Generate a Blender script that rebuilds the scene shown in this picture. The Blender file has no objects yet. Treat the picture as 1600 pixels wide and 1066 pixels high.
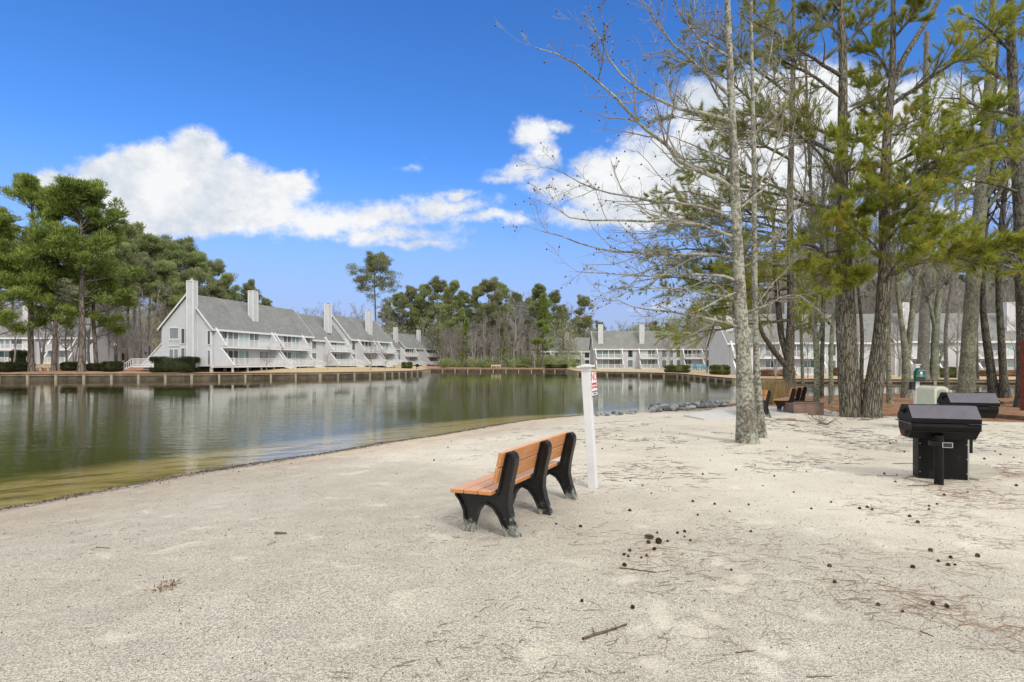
import bpy, math, random
import numpy as np
from mathutils import Vector, Matrix
rng = np.random.default_rng(7)
random.seed(7)
S = bpy.context.scene
COL = S.collection
F, CX, HY, H = 900.0, 800.0, 566.0, 1.65

# ------------------------------------------------------------------ materials
def newmat(name):
    m = bpy.data.materials.new(name); m.use_nodes = True
    nt = m.node_tree; nt.nodes.clear()
    out = nt.nodes.new('ShaderNodeOutputMaterial')
    b = nt.nodes.new('ShaderNodeBsdfPrincipled')
    nt.links.new(b.outputs[0], out.inputs[0])
    return m, nt, b, out
class N:
    """small node-writing helper"""
    def __init__(s, nt): s.nt = nt
    def n(s, t, **kw):
        x = s.nt.nodes.new(t)
        for k, v in kw.items():
            if k.startswith('i_'):
                x.inputs[int(k[2:]) if k[2:].isdigit() else k[2:].replace('_', ' ')].default_value = v
            else: setattr(x, k, v)
        return x
    def l(s, a, b): s.nt.links.new(a, b)
    def val(s, v, inp):
        if hasattr(v, 'links') or hasattr(v, 'is_linked'): s.l(v, inp)
        else: inp.default_value = v
    def math(s, op, a, b=0.0, c=None, clamp=False):
        x = s.n('ShaderNodeMath', operation=op); x.use_clamp = clamp
        s.val(a, x.inputs[0]); s.val(b, x.inputs[1])
        if c is not None: s.val(c, x.inputs[2])
        return x.outputs[0]
    def noise(s, vec, scale, detail=4, rough=.55, dist=0.0):
        x = s.n('ShaderNodeTexNoise'); x.inputs['Scale'].default_value = scale
        x.inputs['Detail'].default_value = detail; x.inputs['Roughness'].default_value = rough
        x.inputs['Distortion'].default_value = dist
        if vec is not None: s.l(vec, x.inputs['Vector'])
        return x.outputs['Fac']
    def ramp(s, fac, stops, interp='LINEAR'):
        x = s.n('ShaderNodeValToRGB'); x.color_ramp.interpolation = interp
        e = x.color_ramp.elements
        while len(e) < len(stops): e.new(0.5)
        for k, (p, c) in enumerate(stops):
            e[k].position = p; e[k].color = (c, c, c, 1) if not isinstance(c, tuple) else (*c[:3], 1)
        s.val(fac, x.inputs[0]); return x.outputs[0]
    def sstep(s, v, a, b):
        x = s.n('ShaderNodeMapRange', interpolation_type='SMOOTHSTEP')
        s.val(v, x.inputs[0]); x.inputs[1].default_value = a; x.inputs[2].default_value = b
        return x.outputs[0]
    def mix(s, f, a, b, bt='MIX'):
        x = s.n('ShaderNodeMix', data_type='RGBA', blend_type=bt)
        s.val(f, x.inputs[0])
        for v, i in ((a, 6), (b, 7)):
            if isinstance(v, tuple): x.inputs[i].default_value = (*v[:3], 1)
            else: s.l(v, x.inputs[i])
        return x.outputs[2]
    def coord(s, which='Object', scale=None, rot=None):
        t = s.n('ShaderNodeTexCoord').outputs[which]
        if scale or rot:
            m = s.n('ShaderNodeMapping')
            if scale: m.inputs['Scale'].default_value = scale
            if rot: m.inputs['Rotation'].default_value = rot
            s.l(t, m.inputs[0]); t = m.outputs[0]
        return t
    def bump(s, h, strength, dist, bsdf):
        x = s.n('ShaderNodeBump'); x.inputs['Strength'].default_value = strength
        x.inputs['Distance'].default_value = dist; s.l(h, x.inputs['Height'])
        s.l(x.outputs[0], bsdf.inputs['Normal']); return x
def setp(b, rough=.8, spec=.3, metal=0.0, col=None):
    b.inputs['Roughness'].default_value = rough; b.inputs['Specular IOR Level'].default_value = spec
    b.inputs['Metallic'].default_value = metal
    if col: b.inputs['Base Color'].default_value = (*col, 1)
M = {}
def simple(key, col, rough=.7, var=.12, scale=3.0, spec=.3, metal=0.0, bump=0.0, bscale=40, bdist=.004):
    m, nt, b, o = newmat(key); n = N(nt); setp(b, rough, spec, metal)
    c = n.coord()
    f = n.noise(c, scale, 5)
    lo = tuple(v*(1-var) for v in col); hi = tuple(min(1, v*(1+var)) for v in col)
    n.l(n.ramp(f, [(.3, lo), (.7, hi)]), b.inputs['Base Color'])
    if bump: n.bump(n.noise(c, bscale, 4), bump, bdist, b)
    M[key] = m; return m
def bark(key, dark, light, lich=None, lamt=.45, vs=7.0, bstr=.9, bdist=.03, zs=.22):
    m, nt, b, o = newmat(key); n = N(nt); setp(b, .9, .15)
    c = n.coord(scale=(1, 1, zs))
    v = n.n('ShaderNodeTexVoronoi', feature='DISTANCE_TO_EDGE'); v.inputs['Scale'].default_value = vs
    w = n.n('ShaderNodeVectorMath', operation='ADD')
    nz = n.n('ShaderNodeTexNoise'); nz.inputs['Scale'].default_value = 5; nz.inputs['Detail'].default_value = 4
    n.l(c, nz.inputs['Vector']); n.l(c, w.inputs[0])
    sc = n.n('ShaderNodeVectorMath', operation='SCALE'); sc.inputs['Scale'].default_value = .22
    n.l(nz.outputs['Color'], sc.inputs[0]); n.l(sc.outputs[0], w.inputs[1])
    n.l(w.outputs[0], v.inputs['Vector'])
    crack = n.sstep(v.outputs['Distance'], 0.0, .16)
    fine = n.noise(n.coord(), 35, 5, .7)
    big = n.noise(n.coord(), 2.2, 3)
    colr = n.mix(n.math('MULTIPLY', crack, fine), dark, light)
    if lich:
        sp = n.sstep(n.math('ADD', n.noise(n.coord(), 16, 5, .75), n.math('MULTIPLY', big, .5)), .9-lamt*.5, 1.05-lamt*.5)
        colr = n.mix(n.math('MULTIPLY', sp, .85), colr, lich)
    n.l(colr, b.inputs['Base Color'])
    hgt = n.math('ADD', n.math('MULTIPLY', crack, .8), n.math('MULTIPLY', fine, .35))
    n.bump(hgt, bstr, bdist, b)
    M[key] = m
bark('pine_bark', (.05, .042, .032), (.31, .28, .225), (.30, .33, .24), .18, 17, 1, .03, .15)
bark('far_pine_bark', (.07, .055, .045), (.30, .265, .225), None, .4, 3.0, .6, .05)
bark('grey_bark', (.09, .08, .065), (.24, .22, .18), (.36, .37, .30), .42, 13, .55, .012, .5)
bark('moss_bark', (.08, .075, .058), (.23, .22, .17), (.29, .32, .22), .38, 11, .6, .015, .4)
bark('dark_bark', (.03, .026, .022), (.17, .155, .135), (.16, .17, .12), .3, 10, .9, .02, .3)
bark('pale_bark', (.09, .08, .07), (.25, .225, .195), (.28, .28, .23), .30, 9, .7, .02, .3)
simple('twig', (.23, .215, .185), .9, .3, 2)
simple('pale_twig', (.22, .205, .175), .9, .3, 2)
simple('far_twig', (.255, .24, .225), .95, .25, .6)
simple('dark_twig', (.17, .15, .125), .9, .3, 2)
def needle(key, a, b_, yel=None, yamt=.0, sc=.8, trans=.48):
    m, nt, b, o = newmat(key); n = N(nt); setp(b, .55, .25)
    g = n.n('ShaderNodeNewGeometry')
    f = n.math('ADD', n.math('MULTIPLY', n.noise(n.coord(), sc, 4), 1.0), n.math('MULTIPLY', n.math('SUBTRACT', g.outputs['Random Per Island'], .5), .85))
    oi = n.n('ShaderNodeObjectInfo')
    f = n.math('ADD', f, n.math('MULTIPLY', n.math('SUBTRACT', oi.outputs['Random'], .5), .25))
    c = n.ramp(f, [(.28, a), (.72, b_)])
    if yel:
        yn = n.sstep(n.noise(n.coord(), 1.4, 3), .62-yamt, .72-yamt)
        c = n.mix(n.math('MULTIPLY', yn, .8), c, yel)
    n.l(c, b.inputs['Base Color'])
    t = n.n('ShaderNodeBsdfTranslucent'); n.l(c, t.inputs[0])
    mx = n.n('ShaderNodeMixShader'); mx.inputs[0].default_value = trans
    n.l(b.outputs[0], mx.inputs[1]); n.l(t.outputs[0], mx.inputs[2]); n.l(mx.outputs[0], o.inputs[0])
    M[key] = m
needle('far_needle', (.16, .20, .09), (.42, .48, .20), None, 0, .35)
needle('left_needle', (.13, .19, .045), (.43, .51, .13), None, 0, .35)
needle('dull_needle', (.18, .20, .11), (.40, .42, .21), None, 0, .35)
needle('near_needle', (.19, .225, .028), (.46, .49, .08), (.52, .42, .06), .05, .9, .45)
needle('bronze_needle', (.16, .18, .05), (.38, .38, .12), (.34, .25, .10), .06, 1.1, .4)
needle('hedge_leaf', (.02, .03, .010), (.07, .085, .03), None, 0, 2)
needle('bush_leaf', (.05, .07, .02), (.17, .19, .06), None, 0, 2)
needle('reed_leaf', (.30, .22, .10), (.60, .46, .24), None, 0, 3)
# painted siding with narrow vertical boards
def siding():
    m, nt, b, o = newmat('siding'); n = N(nt); setp(b, .75, .25)
    c = n.coord()
    sp = n.n('ShaderNodeSeparateXYZ'); n.l(c, sp.inputs[0])
    u = n.math('ADD', sp.outputs[0], sp.outputs[1])
    fr = n.math('FRACT', n.math('MULTIPLY', u, 5.0))
    line = n.sstep(fr, .0, .10)
    big = n.noise(c, .8, 5)
    base = n.ramp(big, [(.3, (.48, .49, .515)), (.7, (.55, .56, .58))])
    cell = n.n('ShaderNodeTexWhiteNoise', noise_dimensions='1D'); n.l(n.math('FLOOR', n.math('MULTIPLY', u, 5.0)), cell.inputs['W'])
    base = n.mix(n.math('MULTIPLY', cell.outputs['Value'], .12), base, (.47, .48, .50))
    n.l(n.mix(line, (.33, .34, .35), base), b.inputs['Base Color'])
    n.bump(line, .5, .01, b); M['siding'] = m
siding()
simple('white_trim', (.66, .66, .655), .55, .05, 2)
simple('white_paint', (.62, .62, .625), .5, .05, 5)
def roofm():
    m, nt, b, o = newmat('shingle'); n = N(nt); setp(b, .9, .15)
    c = n.coord()
    br = n.n('ShaderNodeTexBrick'); br.inputs['Scale'].default_value = 1.0
    br.inputs['Brick Width'].default_value = .45; br.inputs['Row Height'].default_value = .16
    br.inputs['Mortar Size'].default_value = .012
    br.inputs['Color1'].default_value = (.16, .165, .16, 1); br.inputs['Color2'].default_value = (.25, .25, .24, 1)
    br.inputs['Mortar'].default_value = (.12, .12, .12, 1)
    sp = n.n('ShaderNodeSeparateXYZ'); n.l(c, sp.inputs[0]); cb = n.n('ShaderNodeCombineXYZ')
    n.l(sp.outputs[0], cb.inputs[0]); n.l(n.math('MULTIPLY', sp.outputs[2], 1.3), cb.inputs[1]); n.l(cb.outputs[0], br.inputs['Vector'])
    big = n.noise(c, .5, 5)
    n.l(n.mix(.35, br.outputs['Color'], n.ramp(big, [(.3, (.14, .15, .14)), (.7, (.27, .27, .255))])), b.inputs['Base Color'])
    M['shingle'] = m
roofm()
def glassm(key, a, b_):
    m, nt, b, o = newmat(key); n = N(nt); setp(b, .08, .6)
    oi = n.n('ShaderNodeObjectInfo')
    f = n.math('ADD', n.math('MULTIPLY', n.noise(n.coord(scale=(1.2, 1.2, .15)), 1.6, 2), .6), n.math('MULTIPLY', oi.outputs['Random'], .5))
    n.l(n.ramp(f, [(.4, a), (.62, b_)]), b.inputs['Base Color'])
    M[key] = m
glassm('pane', (.025, .03, .035), (.16, .19, .21))
glassm('pane_reflect', (.10, .17, .18), (.36, .46, .47))  # bluish reflection painted into the colour of some panes
simple('deck_wood', (.52, .51, .49), .8, .15, 2)
simple('void_shade', (.02, .018, .016), .9)
simple('bulk_wood', (.10, .08, .058), .9, .5, 1.2, bump=.4, bscale=9)
simple('bulk_cap', (.22, .17, .12), .9, .3, 1.2)
simple('path_straw', (.40, .27, .17), .9, .3, 2.5)
simple('bulk_post', (.27, .24, .17), .9, .3, 2)
simple('concrete', (.52, .505, .47), .85, .08, 4, bump=.3)
simple('pad_concrete', (.36, .33, .26), .9, .2, 4, bump=.4)
def stonem():
    m, nt, b, o = newmat('stone'); n = N(nt); setp(b, .9, .15); oi = n.n('ShaderNodeObjectInfo'); c = n.coord()
    f = n.math('ADD', n.math('MULTIPLY', oi.outputs['Random'], .6), n.math('MULTIPLY', n.noise(c, 3, 5), .5))
    n.l(n.ramp(f, [(.25, (.10, .105, .115)), (.55, (.24, .245, .255)), (.85, (.42, .43, .44))]), b.inputs['Base Color']); n.bump(n.noise(c, 8, 4), .7, .05, b); M['stone'] = m
stonem()
simple('cone_scale', (.075, .045, .03), .85, .5, 30)
simple('cone_brown', (.13, .075, .045), .85, .4, 30)
simple('stick', (.12, .085, .06), .9, .4, 20, bump=.5, bscale=60)
simple('straw', (.20, .115, .07), .85, .4, 9)
simple('dark_debris', (.08, .06, .045), .9, .5, 9)
simple('bench_tan', (.52, .42, .29), .8, .12, 3)
simple('planter_wood', (.21, .145, .12), .85, .25, 3, bump=.3)
simple('blue_plastic', (.10, .42, .62), .5, .06, 3)
simple('lamp_globe', (.8, .8, .8), .3, .02)
simple('black_metal', (.006, .006, .007), .5, .3, 5, .2)
simple('bag_black', (.02, .02, .022), .5, .3, 5, .4)
simple('rust_post', (.16, .05, .035), .8, .25, 6, bump=.3)
simple('timber', (.12, .08, .05), .9, .35, 6, bump=.5)
simple('bin_beige', (.42, .44, .36), .55, .06, 6, .35)
simple('bin_shade', (.22, .23, .18), .6, .06, 6, .3)
simple('box_green', (.004, .075, .06), .45, .1, 6, .5)
simple('box_green_light', (.02, .17, .14), .45, .1, 6, .5)
simple('sign_white', (.75, .75, .74), .4, .03)
simple('sign_red', (.55, .03, .04), .5, .03)
simple('sign_black', (.03, .03, .03), .5, .03)
simple('ornament', (.78, .78, .76), .7, .08, 4, bump=.3)
simple('steel', (.45, .45, .45), .35, .05, 4, .5, .8)
def slatm():
    m, nt, b, o = newmat('slat'); n = N(nt); setp(b, .5, .35)
    c = n.coord(scale=(.8, 14, 14)); c2 = n.coord()
    g = n.noise(c, 5, 6, .6, .3); w = n.noise(c2, 5, 4)
    col = n.ramp(g, [(.25, (.36, .15, .055)), (.5, (.48, .215, .085)), (.75, (.56, .28, .12))])
    col = n.mix(n.math('MULTIPLY', n.sstep(w, .45, .75), .30), col, (.36, .16, .07))
    gm = n.n('ShaderNodeNewGeometry'); sp = n.n('ShaderNodeSeparateXYZ'); n.l(gm.outputs['Normal'], sp.inputs[0])
    upface = n.math('MULTIPLY', n.sstep(sp.outputs[2], .5, .95), .42)   # paler upward faces
    col = n.mix(upface, col, (.66, .43, .31))
    n.l(col, b.inputs['Base Color']); n.bump(g, .25, .002, b)
    r = n.ramp(w, [(.3, .42), (.7, .65)]); n.l(r, b.inputs['Roughness']); M['slat'] = m
slatm()
def framem():
    m, nt, b, o = newmat('bench_frame'); n = N(nt); setp(b, .5, .4)
    c = n.coord(); sp = n.n('ShaderNodeSeparateXYZ'); n.l(c, sp.inputs[0])
    z = sp.outputs[2]
    wear = n.math('ADD', n.noise(c, 9, 6, .7), n.math('MULTIPLY', n.math('SUBTRACT', .20, z), 1.2))
    f = n.sstep(wear, .56, .72)
    sc = n.sstep(n.noise(c, 60, 5, .75), .52, .6)
    col = n.mix(f, (.006, .006, .006), n.ramp(n.noise(c, 40, 4), [(.3, (.10, .10, .09)), (.65, (.36, .36, .32))]))
    col = n.mix(n.math('MULTIPLY', sc, .10), col, (.16, .16, .15))
    n.l(col, b.inputs['Base Color']); n.l(n.mix(f, (.42,)*3, (.9,)*3), b.inputs['Roughness'])
    n.bump(n.noise(c, 70, 4), .3, .003, b); M['bench_frame'] = m
framem()
def grillm():
    m, nt, b, o = newmat('grill_steel'); n = N(nt); setp(b, .5, .18)
    c = n.coord(); f = n.noise(c, 12, 6, .7)
    sp = n.n('ShaderNodeSeparateXYZ'); n.l(c, sp.inputs[0])
    st = n.noise(n.coord(scale=(9, 9, .5)), 3, 4)
    col = n.mix(n.sstep(f, .5, .75), (.005, .005, .006), (.014, .013, .013))
    rust = n.sstep(n.math('ADD', n.noise(c, 5, 6, .75), n.math('MULTIPLY', n.math('SUBTRACT', .16, sp.outputs[2]), 1.5)), .72, .85)
    col = n.mix(n.math('MULTIPLY', rust, .7), col, (.12, .085, .06))
    col = n.mix(n.math('MULTIPLY', n.sstep(st, .6, .75), .3), col, (.03, .03, .032))
    n.l(col, b.inputs['Base Color']); n.l(n.ramp(f, [(.3, .36), (.7, .62)]), b.inputs['Roughness'])
    n.bump(n.noise(c, 90, 3), .15, .002, b); M['grill_steel'] = m
    m, nt, b, o = newmat('hood_steel'); n = N(nt); setp(b, .42, .6)
    c = n.coord(); f = n.noise(c, 8, 6, .7)
    n.l(n.ramp(f, [(.3, (.055, .048, .065)), (.7, (.085, .076, .098))]), b.inputs['Base Color'])
    n.l(n.ramp(f, [(.3, .34), (.7, .55)]), b.inputs['Roughness']); n.bump(n.noise(c, 120, 3), .2, .002, b); M['hood_steel'] = m
grillm()

# ------------------------------------------------------------------ helpers
def tag(o, label=None, cat=None, group=None, kind=None):
    if label: o['label'] = label
    if cat: o['category'] = cat
    if group: o['group'] = group
    if kind: o['kind'] = kind
    return o
def empty(name, loc, rz=0.0, label=None, cat=None, group=None):
    o = bpy.data.objects.new(name, None); COL.objects.link(o); o.empty_display_size = .2
    o.location = loc; o.rotation_euler = (0, 0, rz)
    return tag(o, label, cat, group)
def npmesh(name, V, Fc, mat, parent=None, smooth=False):
    """V (n,3) array, Fc (m,k) array of faces with k corners"""
    V = np.asarray(V, np.float32); Fc = np.asarray(Fc, np.int32)
    me = bpy.data.meshes.new(name)
    k = Fc.shape[1]
    me.vertices.add(len(V)); me.vertices.foreach_set('co', V.ravel())
    me.loops.add(Fc.size); me.loops.foreach_set('vertex_index', Fc.ravel())
    me.polygons.add(len(Fc)); me.polygons.foreach_set('loop_start', np.arange(0, Fc.size, k, dtype=np.int32))
    me.polygons.foreach_set('use_smooth', np.full(len(Fc), smooth))
    me.update(calc_edges=True)
    me.materials.append(M[mat] if isinstance(mat, str) else mat)
    o = bpy.data.objects.new(name, me); COL.objects.link(o); o.parent = parent
    return o
class MB:
    def __init__(s): s.v = []; s.f = []
    def add(s, vs, fs):
        b = len(s.v); s.v += [tuple(p) for p in vs]; s.f += [tuple(b+i for i in f) for f in fs]; return s
    def box(s, x0, x1, y0, y1, z0, z1, rz=0, about=None):
        p = [(x0, y0, z0), (x1, y0, z0), (x1, y1, z0), (x0, y1, z0), (x0, y0, z1), (x1, y0, z1), (x1, y1, z1), (x0, y1, z1)]
        if rz:
            ax, ay = about or ((x0+x1)/2, (y0+y1)/2); c, d = math.cos(rz), math.sin(rz)
            p = [(ax+(x-ax)*c-(y-ay)*d, ay+(x-ax)*d+(y-ay)*c, z) for x, y, z in p]
        return s.add(p, [(0, 3, 2, 1), (4, 5, 6, 7), (0, 1, 5, 4), (1, 2, 6, 5), (2, 3, 7, 6), (3, 0, 4, 7)])
    def prism(s, poly, axis, a, b):
        """poly: 2-D points, extruded along axis ('x','y','z') from a to b"""
        def P(u, v, w): return {'x': (w, u, v), 'y': (u, w, v), 'z': (u, v, w)}[axis]
        n = len(poly)
        return s.add([P(u, v, a) for u, v in poly]+[P(u, v, b) for u, v in poly],
                     [tuple(range(n))[::-1], tuple(range(n, 2*n))]+[(i, (i+1) % n, n+(i+1) % n, n+i) for i in range(n)])
    def bar(s, p, q, w, h=None):
        p = Vector(p); q = Vector(q); h = h or w; d = (q-p).normalized()
        up = Vector((0, 0, 1)) if abs(d.z) < .95 else Vector((1, 0, 0))
        a = d.cross(up).normalized()*w/2; b = a.cross(d).normalized()*h/2
        return s.add([p-a-b, p+a-b, p+a+b, p-a+b, q-a-b, q+a-b, q+a+b, q-a+b],
                     [(0, 3, 2, 1), (4, 5, 6, 7), (0, 1, 5, 4), (1, 2, 6, 5), (2, 3, 7, 6), (3, 0, 4, 7)])
    def cyl(s, p, q, r0, r1=None, n=12):
        p = Vector(p); q = Vector(q); r1 = r0 if r1 is None else r1; d = (q-p).normalized()
        up = Vector((0, 0, 1)) if abs(d.z) < .95 else Vector((1, 0, 0))
        a = d.cross(up).normalized(); b = a.cross(d).normalized()
        vs = [c+(a*math.cos(t)+b*math.sin(t))*r for c, r in ((p, r0), (q, r1)) for t in [2*math.pi*i/n for i in range(n)]]
        return s.add(vs, [tuple(range(n)), tuple(range(n, 2*n))[::-1]]+[(i, n+i, n+(i+1) % n, (i+1) % n) for i in range(n)])
    def build(s, name, mat, parent=None, bevel=0, smooth=False):
        me = bpy.data.meshes.new(name); me.from_pydata(s.v, [], s.f)
        import bmesh
        bm = bmesh.new(); bm.from_mesh(me); bmesh.ops.recalc_face_normals(bm, faces=bm.faces)
        bm.to_mesh(me); bm.free()
        if smooth: me.polygons.foreach_set('use_smooth', [True]*len(me.polygons))
        me.materials.append(M[mat])
        o = bpy.data.objects.new(name, me); COL.objects.link(o); o.parent = parent
        if bevel:
            bv = o.modifiers.new('bevel', 'BEVEL'); bv.width = bevel; bv.segments = 2; bv.limit_method = 'ANGLE'
        return o
def copy_tree(o, parent=None):
    c = o.copy(); COL.objects.link(c); c.parent = parent
    for ch in list(o.children): copy_tree(ch, c)
    return c

# lattice noise for geometry
_L = rng.random((256, 256)).astype(np.float64)
def vnoise(x, y):
    xi = np.floor(x).astype(int); yi = np.floor(y).astype(int); fx = x-xi; fy = y-yi
    fx = fx*fx*(3-2*fx); fy = fy*fy*(3-2*fy)
    g = lambda a, b: _L[a & 255, b & 255]
    return (g(xi, yi)*(1-fx)+g(xi+1, yi)*fx)*(1-fy)+(g(xi, yi+1)*(1-fx)+g(xi+1, yi+1)*fx)*fy
def fbm(x, y, o=4):
    r = 0; a = .5
    for k in range(o):
        r = r+a*(vnoise(x+17*k, y-11*k)-.5); x = x*2.03; y = y*2.03; a *= .5
    return r

# ------------------------------------------------------------------ lake outline and ground height
WZ = -.55
NEAR = np.array([(-34, -14), (-12, 0), (-7.65, 8.6), (-6.3, 11.4), (-5.6, 12.5), (-4.6, 13.85), (-3.7, 15.4), (-2.6, 16.8), (-1.3, 18.9), (.3, 21.4), (3.0, 23.9), (5.5, 24.9), (7.6, 26.4), (11, 29.6), (14.2, 33.6), (20, 37), (33, 38), (75, 38)], float)
FARL = np.array([(75, 56), (52, 58.5), (24, 62), (24.3, 84), (20.4, 92), (11.5, 100), (12.5, 131), (7.5, 135), (-19.3, 135), (-16.4, 105), (-19.6, 88), (-26.4, 79), (-40.7, 73.3), (-61.8, 69.5), (-112, 66)], float)
POLY = np.vstack([NEAR, FARL, [(-112, -14)]])
def seg_dist(x, y, L):
    d = np.full(np.shape(x), 1e9)
    for a, b in zip(L[:-1], L[1:]):
        ab = b-a; t = np.clip(((x-a[0])*ab[0]+(y-a[1])*ab[1])/(ab@ab), 0, 1)
        d = np.minimum(d, np.hypot(x-a[0]-t*ab[0], y-a[1]-t*ab[1]))
    return d
def inside(x, y):
    r = np.zeros(np.shape(x), bool); n = len(POLY)
    for i in range(n):
        x0, y0 = POLY[i]; x1, y1 = POLY[(i+1) % n]
        if y0 == y1: continue
        c = ((y0 > y) != (y1 > y)) & (x < (x1-x0)*(y-y0)/(y1-y0)+x0); r ^= c
    return r
def gh(x, y, detail=True, full=False):
    x = np.asarray(x, float); y = np.asarray(y, float)
    dn = seg_dist(x, y, NEAR); df = seg_dist(x, y, FARL); ins = inside(x, y)
    r = np.clip(x/np.maximum(y, 1), -1.5, 1.5)
    bank = np.interp(r, [-.25, -.12, .1, .3, .42], [.23, .12, .05, -.02, -.17])
    tgt = np.interp(r, [-.25, -.12, .05, .12, .3, .42], [.74, .35, .3, -.02, -.08, -.33])
    wig = fbm(x*.35+5, y*.35, 3)*.9+fbm(x*1.4, y*1.4+8, 2)*.25
    u = np.clip((dn+wig*np.clip(dn*2, 0, 1))/7.5, 0, 1)
    near = WZ+.012+.55*(1-(1-u)**1.7)
    if detail:
        near = near+np.clip(dn/1.5, 0, 1)*(fbm(x*1.1, y*1.1, 4)*.055+fbm(x*5, y*5, 2)*.016)
        # wind-drift and footprints
        near = near+np.clip(dn/3, 0, 1)*(-.012*np.clip(fbm(x*3.1+40, y*3.1, 2)*6-1.0, 0, 1))
    far = bank+(tgt-bank)*np.clip((df-1)/11, 0, 1)+fbm(x*.2, y*.2, 3)*.12*np.clip(df/6, 0, 1)
    bed = WZ-.01-.085*np.minimum(dn, 16)-.05*fbm(x*.5, y*.5, 3)*np.clip(dn, 0, 1)
    z = np.where(ins, np.where(df < .35, np.where(dn < 2, bed, -1.9), bed), np.where((dn < df) | (y < 45), near, np.where(df < .62, -1.9, far)))
    if full: return z, dn, df, ins
    return z
def ghs(x, y): return float(gh(np.array([x]), np.array([y]))[0])
PRINTS = []
def P(px, py, Y): return ((px-CX)/F*Y, Y, H+(HY-py)/F*Y)
def G(px, py):
    """ground point seen at a photo pixel"""
    Ys = np.concatenate([np.linspace(2, 40, 3000), np.linspace(40, 260, 4000)])
    X = (px-CX)/F*Ys; Z = H+(HY-py)/F*Ys
    g = gh(X, Ys); k = np.argmax(Z <= g)
    return (float(X[k]), float(Ys[k]), float(g[k]))
def atY(px, Y):
    x = (px-CX)/F*Y; return (x, Y, ghs(x, Y))

# ------------------------------------------------------------------ ground
def axis_pts(segs):
    out = []
    for a, b, n in segs: out += list(np.linspace(a, b, n, endpoint=False))
    return np.array(out+[segs[-1][1]])
def add_ground():
    xs = axis_pts([(-900, -130, 14), (-130, -50, 70), (-50, -12, 110), (-12, 12, 360), (12, 60, 150), (60, 100, 30), (100, 900, 14)])
    ys = axis_pts([(-60, -14, 14), (-14, 1.5, 30), (1.5, 14, 260), (14, 32, 160), (32, 66, 110), (66, 150, 200), (150, 1500, 30)])
    X, Y = np.meshgrid(xs, ys); Z, dn, df, ins = gh(X, Y, full=True)
    nx, ny = len(xs), len(ys)
    V = np.stack([X, Y, Z], -1).reshape(-1, 3)
    i = np.arange(ny-1)[:, None]*nx+np.arange(nx-1)[None]
    Fc = np.stack([i, i+1, i+1+nx, i+nx], -1).reshape(-1, 4)
    nearside = ((dn < df) | (Y < 45))
    w = fbm(X*.5, Y*.5, 3)*3
    # right-hand wooded part of the near shore: pine straw instead of sand
    r = X/np.maximum(Y, 1)
    Yb = np.interp(r, [.20, .31, .389, .489, .539, .567, .589, .644, .69, .78, .89, 1.4], [40, 25.5, 23.5, 21.5, 19.5, 18.2, 17.2, 16.8, 16.4, 15.6, 14.8, 12.5])
    strawy = np.clip((Y-Yb+w*.55)/1.3, 0, 1)*nearside*(~ins)
    fstraw = np.clip((-.50-r)/.05, 0, 1)+np.clip((r+.17)/.04, 0, 1)*np.clip((.1-r)/.03, 0, 1)
    wet = np.where(nearside & ~ins, np.clip(1-(dn-.26)/.6, 0, 1), 0)
    att = np.zeros((ny*nx, 4), np.float32)
    att[:, 0] = strawy.ravel(); att[:, 1] = (~nearside & ~ins).ravel(); att[:, 2] = np.clip(fstraw, 0, 1).ravel(); att[:, 3] = 1
    pr = np.zeros_like(Z); rs = np.random.default_rng(77)
    for (px, py) in ((1092, 984), (1112, 965), (1082, 1000), (1030, 950), (1036, 968), (1202, 1016), (1148, 922), (1160, 905), (1207, 1050), (1020, 1040), (1270, 960), (1130, 880), (980, 905), (1000, 985)):
        c_ = G(px, py); a_ = rs.uniform(-.6, .9); ca, sa = math.cos(a_), math.sin(a_); lx = (X-c_[0])*ca+(Y-c_[1])*sa; ly = -(X-c_[0])*sa+(Y-c_[1])*ca
        q = np.sqrt((lx/.075)**2+(ly/.125)**2)+fbm(X*9, Y*9, 3)*.9; pr = np.maximum(pr, np.clip((1.15-q)/.35, 0, 1))
    Z = Z-.010*pr; V[:, 2] = Z.ravel()
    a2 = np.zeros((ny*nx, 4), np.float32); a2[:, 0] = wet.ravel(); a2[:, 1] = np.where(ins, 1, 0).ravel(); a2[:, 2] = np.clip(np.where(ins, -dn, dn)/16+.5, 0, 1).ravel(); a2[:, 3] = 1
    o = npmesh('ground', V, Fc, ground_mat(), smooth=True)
    a3 = np.zeros((ny*nx, 4), np.float32); a3[:, 0] = pr.ravel(); a3[:, 3] = 1
    for nm, A in (('zone', att), ('shore', a2), ('prints', a3)):
        ca = o.data.color_attributes.new(nm, 'FLOAT_COLOR', 'POINT'); ca.data.foreach_set('color', A.ravel())
    tag(o, kind='structure')
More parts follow.
